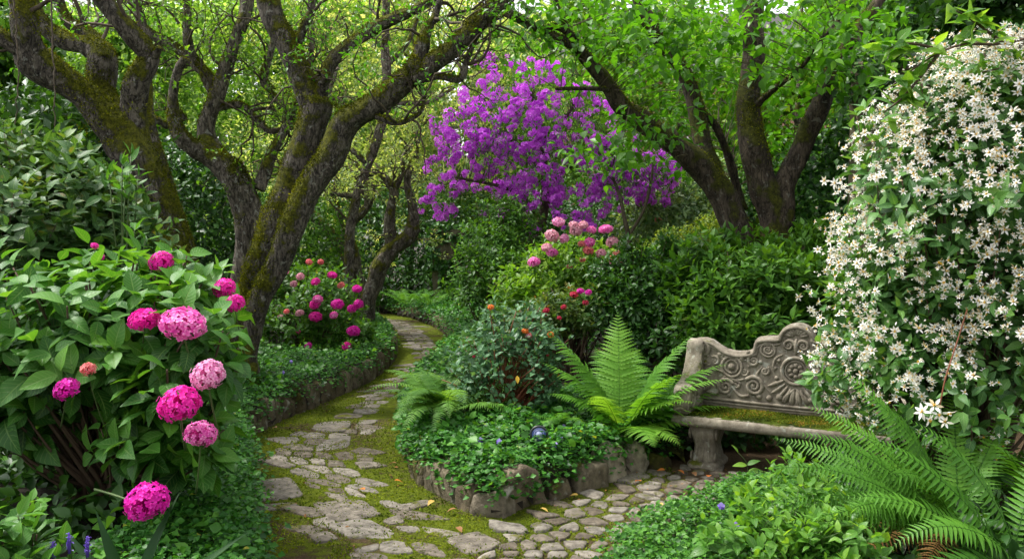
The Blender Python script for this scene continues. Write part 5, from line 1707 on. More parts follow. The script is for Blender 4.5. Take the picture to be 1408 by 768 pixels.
# tall bright fern in the bed (base about px 845,585)
fb = G(848, 592, .28)
fb = np.array([fb[0] + .06, fb[1] + .05, .26])
fern("shield_fern", "tall bright green fern with a fan of broad fronds left of the bench", fb, [
    ((0.02, .25, 1), 1.02, .35, .25, .0), ((-.42, .15, .9), 1.05, .55, .24, .1), ((-.75, -.05, .75), .72, .75, .20, .1), ((.42, .05, .95), 1.02, .55, .22, .0),
    ((.8, -.1, .85), 1.0, .75, .19, .0), ((.85, .25, .55), 1.0, .6, .23, .2), ((1.0, -.15, .40), .85, .7, .21, .2), ((-.95, -.3, .45), .60, .8, .19, .1),
    ((-.6, -.75, .45), .64, .9, .19, 0), ((.1, -.9, .55), .60, 1.2, .19, 0), ((.6, -.75, .5), .66, 1.1, .19, 0), ((-.2, .6, .9), .95, .6, .22, 0), ((.25, .6, .8), 1.0, .6, .22, 0), ((-.3, -.5, .8), .75, .9, .18, 0), ((.25, -.35, .9), .85, .9, .18, 0), ((.7, .05, .85), 1.02, .7, .24, 0), ((.95, -.05, .55), .9, .65, .22, .25), ((-.6, .1, .85), .9, .65, .22, .1), ((.55, -.5, .8), .8, .9, .19, 0)],
    M['fern'], 30, True, .24, 7)
f2 = G(603, 600, .25)
f2 = np.array([f2[0] + .05, f2[1] + .40, .34])
specs = []
for k in range(32):
    a = random.uniform(0, 6.28)
    specs.append(((math.cos(a), math.sin(a) * .9 - .1, random.uniform(.6, 1.3)), random.uniform(.70, .92), random.uniform(1.0, 1.5), random.uniform(.10, .135), 0))
fern("feathery_fern", "feathery arching fern leaning over the path at the bed's tip", f2, specs, M['fern_f'], 34, True, .24, 5)
# fern hanging down beside the spotlight
f5 = G(772, 600, .25)
fern("shield_fern", "low dark fern drooping behind the garden spotlight", np.array([f5[0], f5[1] + .1, .30]), [((-.2, -.6, .7), .42, 1.5, .09, 0), ((.3, -.6, .7), .40, 1.5, .09, 0), ((.0, -.5, .9), .42, 1.7, .08, 0), ((-.7, -.2, .7), .4, 1.3, .08, 0)], M['fern_d'], 22, True, .25, 5)
# far ferns at the bend
for px, py, lab in [(560, 405, "left one of two dark ferns growing against the hedge at the far bend"), (590, 408, "right one of two dark ferns growing against the hedge at the far bend")]:
    b = P(px, py, 18.6); b[2] = .3
    fern("hedge_fern", lab, b, [((math.cos(a), math.sin(a), .9), 1.15, 1.0, .13, 0) for a in np.linspace(0, 6.28, 12)[:-1]], M['fern_d'], 24, False, .26, group="ferns at the far bend")
# ferns at the lower right
f3 = np.array([*P(1310, 770, 4.25)[:2], .27])
fern("sword_fern", "large arching fern spreading left over the bench end from below the white flowers", f3, [
    ((-.9, .1, .85), 1.02, .95, .125, .65), ((-.75, .25, 1.0), 1.0, .85, .13, .65), ((-.55, .4, 1.1), 1.0, .85, .13, .65), ((-1, -.05, .62), 1.02, .9, .12, .65), ((-.95, .0, .42), 1.0, .8, .125, .65), ((-.9, -.3, .65), .9, .95, .12, .65),
    ((-.3, .35, 1.2), 1.1, .8, .135, .65), ((.1, .3, 1.1), 1.0, .7, .13, 0), ((-.2, .1, 1.2), .95, 1.0, .125, .65), ((-.7, -.4, .7), .85, 1.1, .125, .65), ((-.35, -.3, 1.), .75, 1.2, .12, .65), ((.4, .3, 1), 1.0, .8, .13, 0), ((-.8, .5, .8), 1.05, .75, .13, .65)],
    M['fern_m'], 42, True, .215, 5)
dead = leaf_mat('dead_frond', [(.07, .035, .012), (.16, .085, .03), (.26, .15, .05)], .2, .8, .1)
for dd_ in ((-.85, -.35, .3), (-.5, -.7, .35), (-.95, .2, .25)):
    ac = Acc()
    frond(ac, f3, dd_, .75, 1.1, 30, .09, .2, .4, 5, .5, rn=.4, narrow=.16)
    tag(obj('frond', ac.mesh('frond'), dead, [o for o in bpy.data.objects if o.name.startswith('sword_fern')][0]), 'dry brown frond')
f4 = np.array([*P(1400, 760, 3.9)[:2], .25])
fern("sword_fern", "dark fern with drooping fronds in the lower right corner", f4, [
    ((-.75, -.1, .9), .75, 1.75, .13, .5), ((-.9, -.35, .45), .75, 1.1, .12, .5), ((-.3, .2, 1.2), .9, .9, .13, .5), ((.3, .2, 1.1), .9, .8, .13, 0), ((-.6, .3, 1.1), .95, .8, .13, .5), ((.1, -.4, .9), .7, 1.2, .12, 0), ((.6, -.2, .7), .8, 1, .12, 0), ((-.9, .2, .8), .9, .9, .12, .5)],
    M['fern_d'], 30, False, .2)
f6 = np.array([*P(1340, 700, 4.7)[:2], .25])
fern("sword_fern", "upright dark fern in the shade under the white flowers", f6, [
    ((-.5, .1, 1.1), .85, .7, .13, .5), ((-.2, .1, 1.3), .9, .6, .13, .5), ((.2, .1, 1.2), .85, .7, .13, 0), ((.6, 0, 1.), .85, .8, .13, 0), ((-.8, -.1, .8), .8, .8, .12, .5), ((.05, -.4, 1.0), .7, .9, .12, 0)],
    M['fern_d'], 30, False, .2)

f7 = np.array([*P(1420, 690, 4.3)[:2], .25])
fern("sword_fern", "dark fern at the right edge between the drooping fern and the white flowers", f7, [
    ((-.6, .1, 1.1), .9, .9, .13, .5), ((-.9, .0, .8), .95, .9, .13, .5), ((-.3, -.2, 1.2), .85, 1.1, .13, .3), ((-.9, -.3, .5), .8, .9, .12, .5), ((-.2, -.6, .8), .7, 1.2, .12, 0), ((-1, .2, .6), .95, .8, .12, .6)], M['fern_d'], 30, False, .2)
leafmass("shade_fill_plant", "dark leafy plants filling the shade beneath the white flowers and ferns", "plant", [E(1330, 680, 4.9, 130, 60, .4), E(1230, 660, 5.2, 70, 50, .3), E(1400, 740, 4.2, 90, 50, .4), E(1250, 760, 4.3, 90, 40, .3)], 1500, .085, .5, T_MID, M['dark'], P(1330, 760, 4.9)[:2], clump=.2)

# ------------------------------------------------------------------ rose bush in the middle of the bed
RO = shrub("rose_bush", "bushy rose with bluish green leaves and orange blooms in the corner bed", "rose bush",
           [E(700, 505, 7.1, 62, 50, .36), E(735, 490, 7.2, 42, 55, .3), E(665, 485, 7.15, 38, 50, .3), E(705, 455, 7.25, 46, 45, .3), E(745, 530, 7.1, 38, 40, .28), E(650, 510, 7.2, 30, 35, .25), E(752, 480, 7.25, 30, 35, .25), E(680, 435, 7.3, 22, 28, .15), E(722, 440, 7.3, 26, 30, .15)],
           300, .078, .6, T_MID, M['rose'], P(690, 590, 7.15)[:2], nodes=3, sl=.12, inner=.2, up=.8, stems=110, stem_r=.006, stem_mat=M['redtwig'])
for px, py, dm, mt in [(675, 422, 12, 'orange'), (722, 455, 13, 'orange'), (727, 462, 13, 'dusty'), (757, 460, 14, 'orange'), (700, 472, 8, 'pink'), (753, 488, 6, 'red'), (767, 516, 7, 'orange'), (652, 490, 7, 'red'), (667, 492, 8, 'salmon'), (729, 460, 10, 'salmon')]:
    put_head(RO, px, py, 6.95, dm * .62, M[mt], 3, stem_to=P(px + random.uniform(-8, 8), py + 45, 7.0))
V, fs, rn, lc = leaves(np.array([P(711, 516, 6.7), P(632, 513, 6.75)]), np.array([[.1, -.2, -1], [-.1, -.2, -1.]]), [0, -1, .2], .065, .034, T_MID, .2)
obj("yellowed_leaf", mesh("yellowed_leaf", V[:len(V) // 2], [f[:len(f) // 2] for f in fs], rn[:len(V) // 2]), M['stamen'], RO)

# ------------------------------------------------------------------ ground cover
def cover(label, kind, n, leaf, mat, keep, thick=.09, name="ground_cover", edge=None, tmpl=T_LOW, over=.06):
    poly = np.array(BEDS[kind])
    p = []
    while sum(map(len, p)) < n:
        q = rng.random((n * 4, 2))
        x, y = keep[0] + q[:, 0] * (keep[1] - keep[0]), keep[2] + q[:, 1] * (keep[3] - keep[2])
        ok = in_poly(x, y, poly)
        x, y = x[ok], y[ok]
        d = edge_dist(x, y, edge)
        if len(keep) > 4: ok = (d < keep[4] * (0.8 + .25 * snoise(x, y, 2.0, 4))) ; x, y, d = x[ok], y[ok], d[ok]
        p.append(np.column_stack([x, y, d]))
    p = np.concatenate(p)[:n]
    x, y, d = p.T
    z = bed_h(kind, x, y)
    hump = .05 * np.exp(-((d - .16) / .14) ** 2) + .035 * (1 + snoise(x, y, 9, 2)) + .03 * (1 + snoise(x, y, 3.3, 5))
    z = z + (thick + hump) * rng.random(n) ** .45
    # spill over the edge
    q = np.array(edge)[:, :2]
    pos = np.column_stack([x, y, z])
    pos[:, :2] += rng.standard_normal((n, 2)) * over * np.exp(-d / .12)[:, None]
    dd = nrm(np.column_stack([rng.standard_normal((n, 2)), rng.random(n) * .5 - .15]))
    up = nrm(np.array([0, -.25, 1]) + .45 * rng.standard_normal((n, 3)))
    ln = leaf * (.6 + .8 * rng.random(n))
    V, fs, rn, lc = leaves(pos, dd, up, ln, ln * .85, tmpl, .12)
    return tag(obj(name, mesh(name, V, fs, rn, lc), mat), label, None, kind='stuff')


cover("small leaved ground cover along the left bed", 'left', 30000, .036, M['cover'], (-4.5, -1, 7.4, 20, 1.5), edge=LEFT_EDGE, thick=.075, over=.02)
cover("mound of small leaved ground cover at the near left", 'left', 24000, .034, M['cover'], (-3, -.8, 2.6, 7.4, 1.0), edge=LEFT_EDGE, thick=.12)
cover("small leaved ground cover in the corner bed", 'mid', 30000, .038, M['cover'], (-1.6, 2.6, 5.0, 9.2, 1.6), edge=MID_EDGE, thick=.085, over=.02)
cover("larger paler leaves mixed through the ground cover of the corner bed", 'mid', 1500, .062, M['cover_l'], (-1.6, 2.6, 5.0, 9.2, 1.6), edge=MID_EDGE, thick=.12, over=.01, tmpl=T_MID)
cover("larger paler leaves mixed through the left ground cover", 'left', 1500, .060, M['cover_l'], (-4.0, -.8, 3.2, 13, 1.4), edge=LEFT_EDGE, thick=.13, over=.01, tmpl=T_MID)
cover("ground cover along the far right of the path", 'mid', 22000, .055, M['cover'], (-4, 1.5, 9.2, 22, 2.2), edge=MID_EDGE, thick=.12)
cover("light green ground cover in front of the bench", 'right', 30000, .030, M['cover_l'], (.3, 3.2, 3.0, 6.5, 1.6), edge=RIGHT_EDGE, thick=.08)

def moss_tufts():
    n = 90000
    y = 4.2 + 7.5 * rng.random(n) ** 1.6
    x = -3 + 5.5 * rng.random(n)
    ok = ~in_poly(x, y, LEFT_POLY) & ~in_poly(x, y, MID_POLY) & ~in_poly(x, y, RIGHT_POLY)
    ok &= snoise(x, y, 2.3, 7) + .5 * snoise(x, y, 9, 1) > -.55 + 1.1 * np.clip((x - .3) / 1.2, 0, 1) * (y > 5.5)
    x, y = x[ok], y[ok]
    n = len(x)
    d = nrm(np.column_stack([rng.standard_normal((n, 2)), .25 + .8 * rng.random(n)]))
    ln = .010 + .014 * rng.random(n)
    z = .002 + .004 * rng.random(n)
    V, fs, rn, lc = leaves(np.column_stack([x, y, z]), d, rand_dirs(n), ln, ln * .55, T_RH, .1, np.clip(.5 + .35 * snoise(x, y, 5, 3) + .25 * rng.standard_normal(n), 0, 1))
    mm = leaf_mat("moss_tuft", [(.030, .052, .003), (.084, .130, .006), (.185, .232, .014)], .3, .8, .1)
    tag(obj("moss", mesh("moss_tufts", V, fs, rn), mm), "green and golden moss growing between the paving stones", None, kind='stuff')


moss_tufts()

shrub("seedling_plant", "bright green broadleaf seedlings among the ground cover in the near right corner", "plant",
      [E(1060, 690, 4.5, 60, 30, .25), E(1120, 700, 4.3, 60, 45, .25), E(1030, 730, 4.1, 80, 35, .2), E(1150, 740, 4.0, 70, 40, .2), E(1100, 650, 4.7, 45, 25, .2)], 110, .078, .55, T_BIG, M['bright'], P(1090, 800, 4.3)[:2], nodes=3, sl=.07, inner=.3, up=.9, stems=60, stem_mat=M['stem'], stem_r=.003)
se = thing("bench_seedling", "single young seedling with five bright leaves on the cobbles in front of the bench", "plant", G(1028, 668))
b = G(1028, 668)
tipz = P(1015, 622, b[1])
st = np.array([b, b + [0, 0, .1], (b + tipz) / 2 + [.02, 0, .06], tipz])
V, fs = tubes(catmull(st, 12)[None], np.linspace(.004, .002, 12)[None], 5)
obj("stem", mesh("stem", V, fs), M['stem'], se)
c = catmull(st, 12)
V, fs, rn, lc = leaves(np.array([c[6], c[6], c[4], c[4], c[-1]]), np.array([[1, -.2, .7], [-1, -.2, .15], [1, -.3, .2], [.4, -.5, -.7], [-.4, -.1, .9]]), [0, -.6, 1], np.array([.10, .11, .11, .09, .07]), np.array([.045, .05, .055, .045, .02]), T_BIG, .2)
obj("leaves", mesh("leaves", V, fs, rn, lc), M['bright'], se)

# ---- small violet pansies
PAN = []
gp = np.random.default_rng(5)
acp = Acc()
for a, s in ((1.57, 1.1), (.5, 1), (2.64, 1), (3.8, .9), (5.6, .9)):
    V, fs, rn, lc = leaves(np.zeros((1, 3)), np.array([[math.cos(a), math.sin(a), .12]]), [0, 0, 1], s, .9 * s, leaf_tmpl(3, .6, .1, .5), .1, np.array([gp.random()]))
    acp.add(V, fs, rn)
PANM = acp.mesh("pansy_petals"); PANM.materials.append(M['violet'])
PX = [(661, 605, "violet pansy under the rose bush, left of its stems"), (686, 607, "pale violet pansy in front of the rose stems"), (711, 603, "violet pansy left of the garden spotlight, at the rose's right foot"), (756, 604, "violet pansy touching the right side of the garden spotlight"), (770, 601, "deep violet pansy just right of the spotlight under the fern"), (775, 587, "violet pansy between the spotlight and the fern base"), (784, 582, "upper violet pansy of the pair under the low fern"), (763, 611, "lowest violet pansy right of the spotlight"), (788, 598, "outermost violet pansy right of the spotlight"), (608, 577, "violet pansy under the feathery fern"),
      (992, 696, "violet pansy at the edge of the ground cover by the cobbles"), (1014, 676, "violet pansy nearest the bench in the light ground cover"), (1030, 693, "deep violet pansy among the seedlings"), (1012, 723, "pale violet pansy low in the light ground cover"),
      (389, 512, "pale violet pansy in the left ground cover below the pink hydrangea"), (400, 497, "small violet pansy in the left ground cover nearer the pink hydrangea")]
for px, py, lab in PX:
    if px > 950: c = G(px, py, .27)
    elif px < 450: c = G(px, py, .42)
    else: c = G(px, py, .34)
    r = thing("pansy", lab, "flower", (c[0], c[1], c[2] - .12), "violet pansies in the ground cover")
    obj("petals", PANM, None, r, c, (R(random.uniform(40, 75)), 0, R(random.uniform(-30, 30))), (.024,) * 3)
    V, fs = tubes(np.array([[c - [0, 0, .14], c - [0, -.01, .06], c]]), np.full((1, 3), .0018), 5)
    obj("stem", mesh("stem", V, fs), M['stem'], r)

# ---- fallen leaves
FL = [(740, 673, 'red', "round red fallen leaf on the cobbles beside the blocky edging stone"), (877, 660, 'orange', "orange fallen leaf on the cobbles in front of the pointed edging stones"), (749, 700, 'yellow', "yellow fallen leaf on the cobbles below the small brown edging stone"), (906, 693, 'yellow', "large tan fallen leaf on the right side of the cobbles"), (879, 703, 'brown', "small brown fallen leaf left of the tan leaf on the cobbles"), (788, 680, 'yellow', "yellow fallen leaf against the foot of the small brown edging stone"), (937, 648, 'orange', "orange fallen leaf beside the bench leg"), (955, 651, 'brown', "brown fallen leaf in front of the bench leg"), (908, 646, 'orange', "orange fallen leaf between the last edging stone and the bench leg"), (975, 654, 'orange', "rust coloured fallen leaf right of the bench leg"), (497, 672, 'orange', "bright orange fallen leaf on the path by the setts"), (549, 660, 'orange', "small orange fallen leaf on the moss beside the humped stone"), (539, 636, 'brown', "brown fallen leaf on the moss at the bed's tip"), (632, 727, 'brown', "brown fallen leaf on the moss near the rounded pale flagstone"), (377, 587, 'salmon', "pinkish fallen leaf at the foot of the left kerb"), (592, 690, 'yellow', "yellow fallen leaf on the moss below the humped stone"), (620, 700, 'brown', "brown fallen leaf near the split corner stone")]
LM = {'red': petal_mat("red_fallen_leaf", [(.40, .05, .05), (.5, .10, .08)]), 'orange': petal_mat("orange_fallen_leaf", [(.50, .14, .03), (.6, .22, .05)]), 'yellow': petal_mat("yellow_fallen_leaf", [(.5, .33, .08), (.6, .42, .12)]), 'brown': petal_mat("brown_fallen_leaf", [(.20, .09, .04), (.32, .16, .07)]), 'salmon': petal_mat("pink_fallen_leaf", [(.5, .25, .18), (.55, .3, .22)])}
for px, py, m, lab in FL:
    c = G(px, py, .036)
    a = random.uniform(0, 6.28)
    n = 1
    V, fs, rn, lc = leaves(np.array([[-.035 * math.cos(a), -.035 * math.sin(a), .004]]), np.array([[math.cos(a), math.sin(a), .12]]), np.array([[0, 0, 1.0]]) + rng.standard_normal((1, 3)) * .15, .062, .040, T_BIG, .35, np.array([random.random()]))
    tag(obj("fallen_leaf", mesh("fallen_leaf", V, fs, rn, lc), LM[m], loc=c), lab, "fallen leaf", "fallen leaves on the path")

n = 900
x, y = -2.6 + 4.8 * rng.random(n), 4.4 + 4.6 * rng.random(n)
ok = ~in_poly(x, y, LEFT_POLY) & ~in_poly(x, y, MID_POLY) & ~in_poly(x, y, RIGHT_POLY)
ed = np.minimum(edge_dist(x, y, MID_EDGE), edge_dist(x, y, LEFT_EDGE))
ok &= rng.random(n) < np.where(x > .9, .9, .75 * np.exp(-ed / .14) + .06)
x, y = x[ok], y[ok]
n = len(x)
d = np.column_stack([rng.standard_normal((n, 2)), .15 * rng.standard_normal(n)])
ln = .014 + .024 * rng.random(n) ** 2
V, fs, rn, lc = leaves(np.column_stack([x, y, .018 + .008 * rng.random(n)]), d, nrm(np.array([0, 0, 1]) + .4 * rng.standard_normal((n, 3))), ln, ln * .6, T_LOW, .25)
tag(obj("leaf_litter", mesh("leaf_litter", V, fs, rn), leaf_mat("leaf_litter", [(.03, .016, .008), (.10, .05, .022), (.20, .10, .04), (.34, .17, .05)], .1, .8, .1)), "small brown leaf litter scattered along the path edges", None, kind='stuff')

# ------------------------------------------------------------------ garden spotlight
gl = G(741, 612, .30)
gd = gl[1]
gc = P(741, 597, gd)
SPL = thing("garden_spotlight", "round black rimmed garden spotlight with a bluish lens on a spike in the ground cover", "garden light", (gl[0], gl[1], .2))
rad = 11.5 * gd / F


def ring(c, r, n=40, m=10, tr=.1, axis_tilt=0.0):
    a = np.linspace(0, 2 * math.pi, n, endpoint=False)
    V, q = [], []
    for i in range(n):
        for j in range(m):
            b = j * 2 * math.pi / m
            rr = r + tr * math.cos(b)
            V.append((rr * math.cos(a[i]), tr * math.sin(b), rr * math.sin(a[i])))
            q.append((i * m + j, ((i + 1) % n) * m + j, ((i + 1) % n) * m + (j + 1) % m, i * m + (j + 1) % m))
    return np.array(V) + c, np.array(q)


def disc(c, r0, y0, rings, n=40):
    """dished disc facing -y; rings: (radius, y)"""
    a = np.linspace(0, 2 * math.pi, n, endpoint=False)
    V = []
    for r, y in rings: V += [(r * math.cos(t), y, r * math.sin(t)) for t in a]
    q = []
    for k in range(len(rings) - 1):
        for i in range(n): q.append((k * n + i, k * n + (i + 1) % n, (k + 1) * n + (i + 1) % n, (k + 1) * n + i))
    V.append((0, rings[-1][1], 0))
    t = [((len(rings) - 1) * n + i, (len(rings) - 1) * n + (i + 1) % n, len(V) - 1) for i in range(n)]
    return np.array(V) + c, [np.array(q), np.array(t)]


M['blackmetal'] = plain_mat("black_metal", (.03, .032, .036), .35, .5)
M['lens'] = plain_mat("bluish_lens", (.10, .14, .42), .12, .8, var=.5, scale=60)
M['lens2'] = plain_mat("pale_reflector", (.42, .46, .72), .2, .6, var=.4, scale=90)
ac = Acc()
V, q = ring(gc, rad, tr=rad * .14); ac.add(V, [q])
V, q = ring(gc + [0, .012, 0], rad * .72, tr=rad * .06); ac.add(V, [q])
V, f = disc(gc, 0, 0, [(rad * .98, .005), (rad * .9, .05), (rad * .5, .075), (rad * .15, .08)]); ac.add(V, [x[:, ::-1] for x in f])
obj("housing", ac.mesh("housing"), M['blackmetal'], SPL)
ac = Acc(); V, f = disc(gc, 0, 0, [(rad * .94, .004), (rad * .6, -.004), (rad * .3, -.007), (rad * .1, -.009)]); ac.add(V, f)
obj("lens", ac.mesh("lens"), M['lens'], SPL)
ac = Acc()
V, f = disc(gc + np.array([0, -.008, 0]), 0, 0, [(rad * .42, .002), (rad * .3, -.008), (rad * .12, -.011)]); ac.add(V, f)
V, q = ring(gc + [0, -.006, 0], rad * .58, tr=rad * .045); ac.add(V, [q])
obj("bulb", ac.mesh("bulb"), M['lens2'], SPL)
V, fs = tubes(np.array([[gc + [0, .03, -rad * .9], gc + [0, .025, -rad * 1.8], gc + [0, .02, -.22]]]), np.array([[.009, .008, .004]]), 8)
obj("spike", mesh("spike", V, fs), M['blackmetal'], SPL)

# ------------------------------------------------------------------ stone bench
BANG = R(-29)
bc, bs_ = math.cos(BANG), math.sin(BANG)
SEAT = .43
B0 = np.array([1.29, 6.56, 0.0])        # front left corner of the seat, on the ground
BW, BD = 1.68, .50


def bw(V):
    """bench space (x along the front, y backwards, z up) -> world"""
    V = np.asarray(V, float)
    return np.column_stack([B0[0] + V[:, 0] * bc - V[:, 1] * bs_, B0[1] + V[:, 0] * bs_ + V[:, 1] * bc, V[:, 2]])


bcent = bw(np.array([[BW / 2, BD / 2, 0]]))[0]
BN = thing("stone_bench", "carved stone garden bench with scrolled back and mossy seat", "bench", bcent)


def extrude(acc, outline, y0, y1, bev=.012, plane='xz', x0=0.0, nsub=1):
    """outline in (u, z); extruded along y (plane xz) or along x (plane yz) with a bevelled rim"""
    o = np.array(outline, float)
    n = len(o)
    area = 0.5 * np.sum(o[:, 0] * np.roll(o[:, 1], -1) - np.roll(o[:, 0], -1) * o[:, 1])
    if area < 0: o = o[::-1]
    e = np.roll(o, -1, 0) - np.roll(o, 1, 0)
    nn = nrm(np.column_stack([e[:, 1], -e[:, 0]]))
    ins = o - nn * bev
    rings = [(ins, y0), (o, y0 + bev), (o, y1 - bev), (ins, y1)]
    V = []
    for r, y in rings:
        for u, z in r: V.append((u, y, z) if plane == 'xz' else (y, u, z))
    V = np.array(V)
    q = []
    for k in range(3):
        for i in range(n): q.append((k * n + i, k * n + (i + 1) % n, (k + 1) * n + (i + 1) % n, (k + 1) * n + i))
    q = np.array(q)
    if plane == 'yz': q = q[:, ::-1]
    acc.add(V, [q])
    # caps through bmesh-free ear clipping
    tri = earclip(ins)
    t = np.array(tri)
    acc.add(V[:n], [t if plane == 'xz' else t[:, ::-1]])
    acc.add(V[3 * n:], [t[:, ::-1] if plane == 'xz' else t])


def earclip(poly):
    from mathutils.geometry import tessellate_polygon
    return [tuple(t) for t in tessellate_polygon([[Vector((a, b, 0)) for a, b in poly]])]


def spiral(acc, c, r, turns, tr, sgn=1, a0=0.0, y=0.0, n=60, end=.12):
    t = np.linspace(0, 1, n)
    a = a0 + sgn * t * turns * 2 * math.pi
    rr = r * (1 - t * (1 - end))
    pts = np.column_stack([c[0] + rr * np.cos(a), np.full(n, y), c[1] + rr * np.sin(a)])
    V, fs = tubes(pts[None], (1.3 * tr * (1 - .35 * t))[None], 8)
    acc.add(V, fs)
    e = pts[-1]
    knob(acc, (e[0], y, e[2]), tr * 1.5)


def knob(acc, c, r, sy=.7, n=10):
    V, q = [], []
    for i in range(n // 2 + 1):
        th = math.pi * i / (n // 2)
        for j in range(n):
            ph = 2 * math.pi * j / n
            V.append((c[0] + r * math.sin(th) * math.cos(ph), c[1] + r * sy * math.sin(th) * math.sin(ph), c[2] + r * math.cos(th)))
    for i in range(n // 2):
        for j in range(n): q.append((i * n + j, (i + 1) * n + j, (i + 1) * n + (j + 1) % n, i * n + (j + 1) % n))
    acc.add(np.array(V), [np.array(q)])


def cord(acc, pts, r, y=None, n=30, taper=False):
    p = np.array(pts, float)
    if p.shape[1] == 2: p = np.column_stack([p[:, 0], np.full(len(p), y), p[:, 1]])
    c = catmull(p, n)
    rr = np.full(n, r)
    if taper: rr = r * np.sin(np.linspace(.25, math.pi - .05, n)) ** .7
    V, fs = tubes(c[None], rr[None], 8)
    acc.add(V, fs)


# seat slab
def rrect(x0, x1, z0, z1, r, k=5):
    out = []
    for cx, cz, a0 in ((x1 - r, z1 - r, 0), (x0 + r, z1 - r, 90), (x0 + r, z0 + r, 180), (x1 - r, z0 + r, 270)):
        out += [(cx + r * math.cos(R(a0 + 90 * i / k)), cz + r * math.sin(R(a0 + 90 * i / k))) for i in range(k + 1)]
    return out


ac = Acc()
extrude(ac, rrect(-.02, BD, SEAT - .09, SEAT, .035), -.03, BW + .03, .02, 'yz')
seat = obj("seat", ac.mesh("seat", T=bw), M['bench'], BN)
# moss cushion lying on the seat
nx, ny = 120, 34
A, B = np.meshgrid(np.linspace(.06, BW - .06, nx), np.linspace(-.005, BD - .095, ny))
hh = np.zeros(A.shape)
for i in range(ny):
    for j in range(nx):
        e = min(A[i, j] - .06, BW - .06 - A[i, j], B[i, j] + .005, BD - .095 - B[i, j])
        n0 = mnoise.noise((A[i, j] * 5, B[i, j] * 5, 1)) + .5 * mnoise.noise((A[i, j] * 13, B[i, j] * 13, 3))
        n1 = mnoise.noise((A[i, j] * 40, B[i, j] * 40, 2))
        hh[i, j] = min(1, e / .05) * (.016 + .016 * n0) + .004 * n1 - .004
V = np.stack([A, B, SEAT + hh], -1).reshape(-1, 3)
i, j = np.meshgrid(np.arange(ny - 1), np.arange(nx - 1), indexing='ij'); a = (i * nx + j).ravel()
ac = Acc().add(V, [np.stack([a, a + 1, a + nx + 1, a + nx], -1)], np.clip(.25 + .5 * snoise(V[:, 0], V[:, 1], 11, 2), 0, 1))
tp_ = V[rng.integers(0, len(V), 16000)] + np.column_stack([rng.standard_normal((16000, 2)) * .008, np.full(16000, -.003)])
tp_ = tp_[tp_[:, 2] > SEAT + .002]
tl_ = .009 + .010 * rng.random(len(tp_))
Vt, ft, rt, _ = leaves(tp_, np.column_stack([rng.standard_normal((len(tp_), 2)), .3 + .8 * rng.random(len(tp_))]), rand_dirs(len(tp_)), tl_, tl_ * .55, T_RH, .1, np.clip(.45 + .4 * snoise(tp_[:, 0], tp_[:, 1], 9, 3) + .25 * rng.standard_normal(len(tp_)), 0, 1))
ac.add(Vt, ft, rt)
obj("moss", ac.mesh("moss", T=bw), leaf_mat("bench_moss", [(.020, .032, .003), (.060, .088, .006), (.135, .165, .012), (.26, .15, .03)], .25, .85, .1, stops=[0, .45, .9, 1]), seat)

# backrest: outline of one half, mirrored
half = [(-.84, .0), (-.84, .50), (-.835, .535), (-.81, .555), (-.74, .560), (-.68, .545), (-.62, .505), (-.56, .475), (-.48, .463), (-.40, .470), (-.345, .49), (-.325, .53), (-.32, .565), (-.30, .59), (-.24, .602), (-.17, .606), (-.13, .615)]
crest = [(-.125, .64), (-.105, .675), (-.07, .702), (-.03, .715), (0, .718)]
ol = half + crest
cx = BW / 2
outline = [(cx + x, SEAT + z) for x, z in ol] + [(cx - x, SEAT + z) for x, z in ol[::-1][1:]]
yb0, yb1 = BD - .09, BD + .05
ac = Acc()
extrude(ac, outline, yb0, yb1, .012)
back = obj("backrest", ac.mesh("backrest", smooth=False, T=bw), M['bench'], BN)
